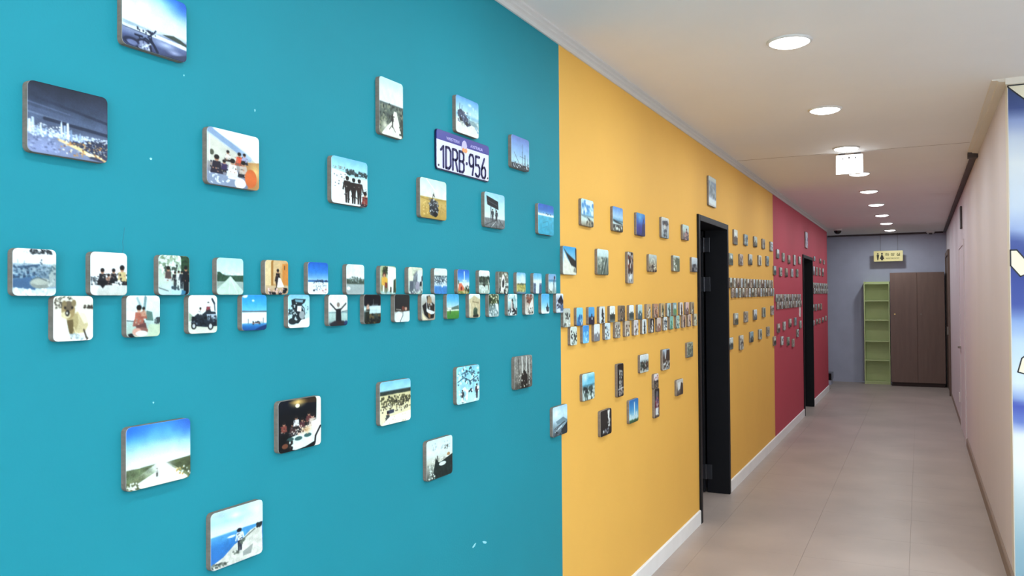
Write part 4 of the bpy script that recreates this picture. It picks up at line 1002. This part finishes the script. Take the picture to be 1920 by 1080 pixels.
# tight double bands farther along the wall
for g, y0, n, zm0, zm1, where in (('a', 6.985, 15, 1.695, 1.714, 'orange wall past the first dark door'), ('b', 9.44, 14, 1.565, 1.572, 'red pink wall before the far door'), ('c', 13.0, 14, 1.750, 1.762, 'pink wall beyond the far door')):
    for i in range(n):
        for row in (0, 1):
            y = y0 + i * 0.154 + row * 0.077
            z = zm0 + (zm1 - zm0) * i / n + (0.0423 if row == 0 else -0.0423)
            k += 1; seed += 1
            photo_block(y, z, 0.078, 0.084, far_script(k * 3 + row), f'{ORD[i]} small photo block, {("upper", "lower")[row]} band row, {where}', 'band of small photo blocks, ' + where, 12, seed)

# ------------------------------------------------------------------ number plate
t = thing('number_plate', 'white and blue car number plate screwed to the teal wall among the photo blocks', 'number plate', (WL, 2.4953, 1.8675 + 0.24 - 0.001), PI / 2)
t.location = (WL, PLATE_Y, PLATE_Z)
PW, PH = 0.372, 0.134
B().prism(rrect(PW, PH, 0.012, 5), -0.006, -0.001, 'xz').make('rim', 'plateedge', t)
B().prism(rrect(PW - 0.008, PH - 0.008, 0.009, 5), -0.0075, -0.006, 'xz').make('panel', 'plate', t)
pts = [(x, z) for x, z in rrect(PW - 0.004, PH - 0.003, 0.011, 5) if z > 0.02]
pts = [(PW / 2 - 0.002, 0.033)] + pts + [(-PW / 2 + 0.002, 0.033)]
B().prism(pts, -0.0082, -0.006, 'xz').make('blue_band', 'plateblue', t)
GLY = {'1': [[(0, .80), (.45, 1), (.45, 0)]],
       'D': [[(0, 0), (0, 1), (.55, 1), (.85, .85), (.85, .15), (.55, 0), (0, 0)]],
       'R': [[(0, 0), (0, 1), (.6, 1), (.85, .88), (.85, .62), (.6, .5), (0, .5)], [(.5, .5), (.88, 0)]],
       'B': [[(0, 0), (0, 1), (.6, 1), (.82, .88), (.82, .63), (.6, .52), (0, .52)], [(.6, .52), (.86, .4), (.86, .12), (.62, 0), (0, 0)]],
       '9': [[(.8, .55), (.5, .42), (.2, .42), (0, .56), (0, .86), (.2, 1), (.62, 1), (.82, .86), (.82, .4), (.6, 0)]],
       '5': [[(.8, 1), (.05, 1), (.02, .55), (.55, .58), (.82, .45), (.82, .14), (.6, 0), (.2, 0), (0, .1)]],
       '6': [[(.6, 1), (.15, .6), (0, .4), (0, .14), (.2, 0), (.62, 0), (.82, .14), (.82, .42), (.62, .55), (.2, .52), (.02, .4)]]}
x = -0.158
for ch in '1DRB-956':
    if ch == '-':
        b = B().cyl((x + 0.006, -0.0085, -0.022), 0.006, 0.002, 'y', 10)
        b.make('dot', 'platenavy', t); x += 0.025
        continue
    b = B()
    for pl in GLY[ch]:
        b.stroke([(x + px * 0.036, -0.056 + pz * 0.070) for px, pz in pl], 0.0085, -0.0095, -0.0075, 'xz')
    b.make('character', 'platenavy', t)
    x += 0.033 if ch == '1' else 0.045
text('WESTERN', t, 0.0155, (-0.078, -0.0084, 0.044), (PI / 2, 0, 0), 'swan', 1.25)
text('AUSTRALIA', t, 0.0155, (0.088, -0.0084, 0.044), (PI / 2, 0, 0), 'swan', 1.15)
b = B().prism([(-0.02, 0.030), (-0.016, 0.046), (-0.008, 0.054), (0.002, 0.057), (0.012, 0.052), (0.018, 0.040), (0.016, 0.026), (0.006, 0.020), (-0.010, 0.020)], -0.009, -0.0081)
b.make('crest', 'swan', t)
B().prism([(-0.017, 0.022), (-0.010, 0.031), (0.0, 0.026), (0.012, 0.032), (0.020, 0.022), (0.012, 0.014), (-0.004, 0.016), (-0.012, 0.013)], -0.0096, -0.009).make('crest_flower', 'orangemark', t)
for sx in (-1, 1):
    B().cyl((sx * 0.172, -0.0085, -0.053), 0.0035, 0.002, 'y', 10).make('screw', 'hinge', t)

# ------------------------------------------------------------------ sky mural on the lobby wall
mw = struct(B().box(WR, LX, CORNER, CORNER + 0.12, 0, CEIL).make('wall_mural', 'cream'), 'wall beside the corridor carrying the blue sky mural')
nx, ny = 150, 130
gx = WR + 0.004 + (LX - WR - 0.006) * (np.linspace(0, 1, nx) ** 1.6)
gz = np.linspace(CEIL - 0.036, 0.0, ny)
XX, ZZ = np.meshgrid(gx, gz)


def vnoise(u, v, s):
    r = np.random.RandomState(s); G = r.rand(64, 64)
    i, j = np.floor(u).astype(int), np.floor(v).astype(int); fu, fv = u - i, v - j
    fu, fv = fu * fu * (3 - 2 * fu), fv * fv * (3 - 2 * fv); i, j = i % 63, j % 63
    return (G[j, i] * (1 - fu) + G[j, i + 1] * fu) * (1 - fv) + (G[j + 1, i] * (1 - fu) + G[j + 1, i + 1] * fu) * fv


N = vnoise(XX * 1.6, ZZ * 2.2, 3) * .55 + vnoise(XX * 4, ZZ * 5, 4) * .3 + vnoise(XX * 11, ZZ * 13, 5) * .15
zz = ZZ + (N - .5) * .32 * np.clip((XX - WR) * 4, .3, 1) + (XX - WR) * 0.10
ks = [0, .25, .5, .68, .84, .90, 1.0, 1.04, 1.12, 1.38, 1.48, 1.56, 1.78, 1.92, 1.98, 2.10, 2.35, 2.48, 2.57, 2.63, 2.8]
cs = ['7fa4b6', '8fb4c4', 'bcd2da', 'e4eeee', 'e0eaf0', '6a82c8', '4454ae', '8aa4d6', 'cfe0ee', 'b6cfe8', '86a4d8', '4456a0', '36468e', '4a5c9c', '9cb2dc', 'c4d4e6', 'd8e2e8', 'c2d0e4', '8c9fd0', '42548c', '36486f']
cs = np.array([[int(c[i:i + 2], 16) / 255 for i in (0, 2, 4)] for c in cs])
C3 = np.stack([np.interp(zz, ks, cs[:, q]) for q in range(3)], -1)
C3 = np.where(C3 <= .04045, C3 / 12.92, ((C3 + .055) / 1.055) ** 2.4)
t = thing('sky_mural', 'blue sky and cloud mural painted on the wall where the corridor opens', 'mural', (0, CORNER, 0))
n = nx * ny
front = np.stack([XX, np.full_like(XX, -0.002), ZZ], -1).reshape(-1, 3)
idx = np.arange(n).reshape(ny, nx)
q = np.stack([idx[:-1, :-1], idx[1:, :-1], idx[1:, 1:], idx[:-1, 1:]], -1).reshape(-1, 4)
me = bpy.data.meshes.new('painted_sky')
me.from_pydata(front.tolist(), [], q.tolist())
at = me.attributes.new('ink', 'FLOAT_COLOR', 'POINT')
at.data.foreach_set('color', np.concatenate([C3.reshape(-1, 3), np.ones((n, 1))], 1).astype(np.float32).ravel())
link('painted_sky', me, 'mural', t)


def patch(pts, name='painted_shape'):
    b = B().prism(pts, -0.0028, -0.002)
    o = b.make(name, 'muralcream', t)
    B().stroke(pts + [pts[0]], 0.007, -0.0034, -0.0028).make('painted_outline', 'lineink', o)


X0 = WR + 0.004
patch([(X0, 2.762), (X0, 2.755), (X0 + .05, 2.705), (X0 + .16, 2.60), (X0 + .5, 2.50), (X0 + 1.2, 2.62), (X0 + 1.6, 2.762)])
patch([(X0, 1.86), (X0, 1.775), (X0 + .045, 1.715), (X0 + .08, 1.73), (X0 + .3, 1.70), (X0 + .7, 1.8), (X0 + .5, 1.86), (X0 + .2, 1.80), (X0 + .075, 1.80), (X0 + .03, 1.86)])
patch([(X0 + .026, 1.195), (X0 + .045, 1.27), (X0 + .09, 1.31), (X0 + .16, 1.25), (X0 + .15, 1.19), (X0 + .06, 1.185)])
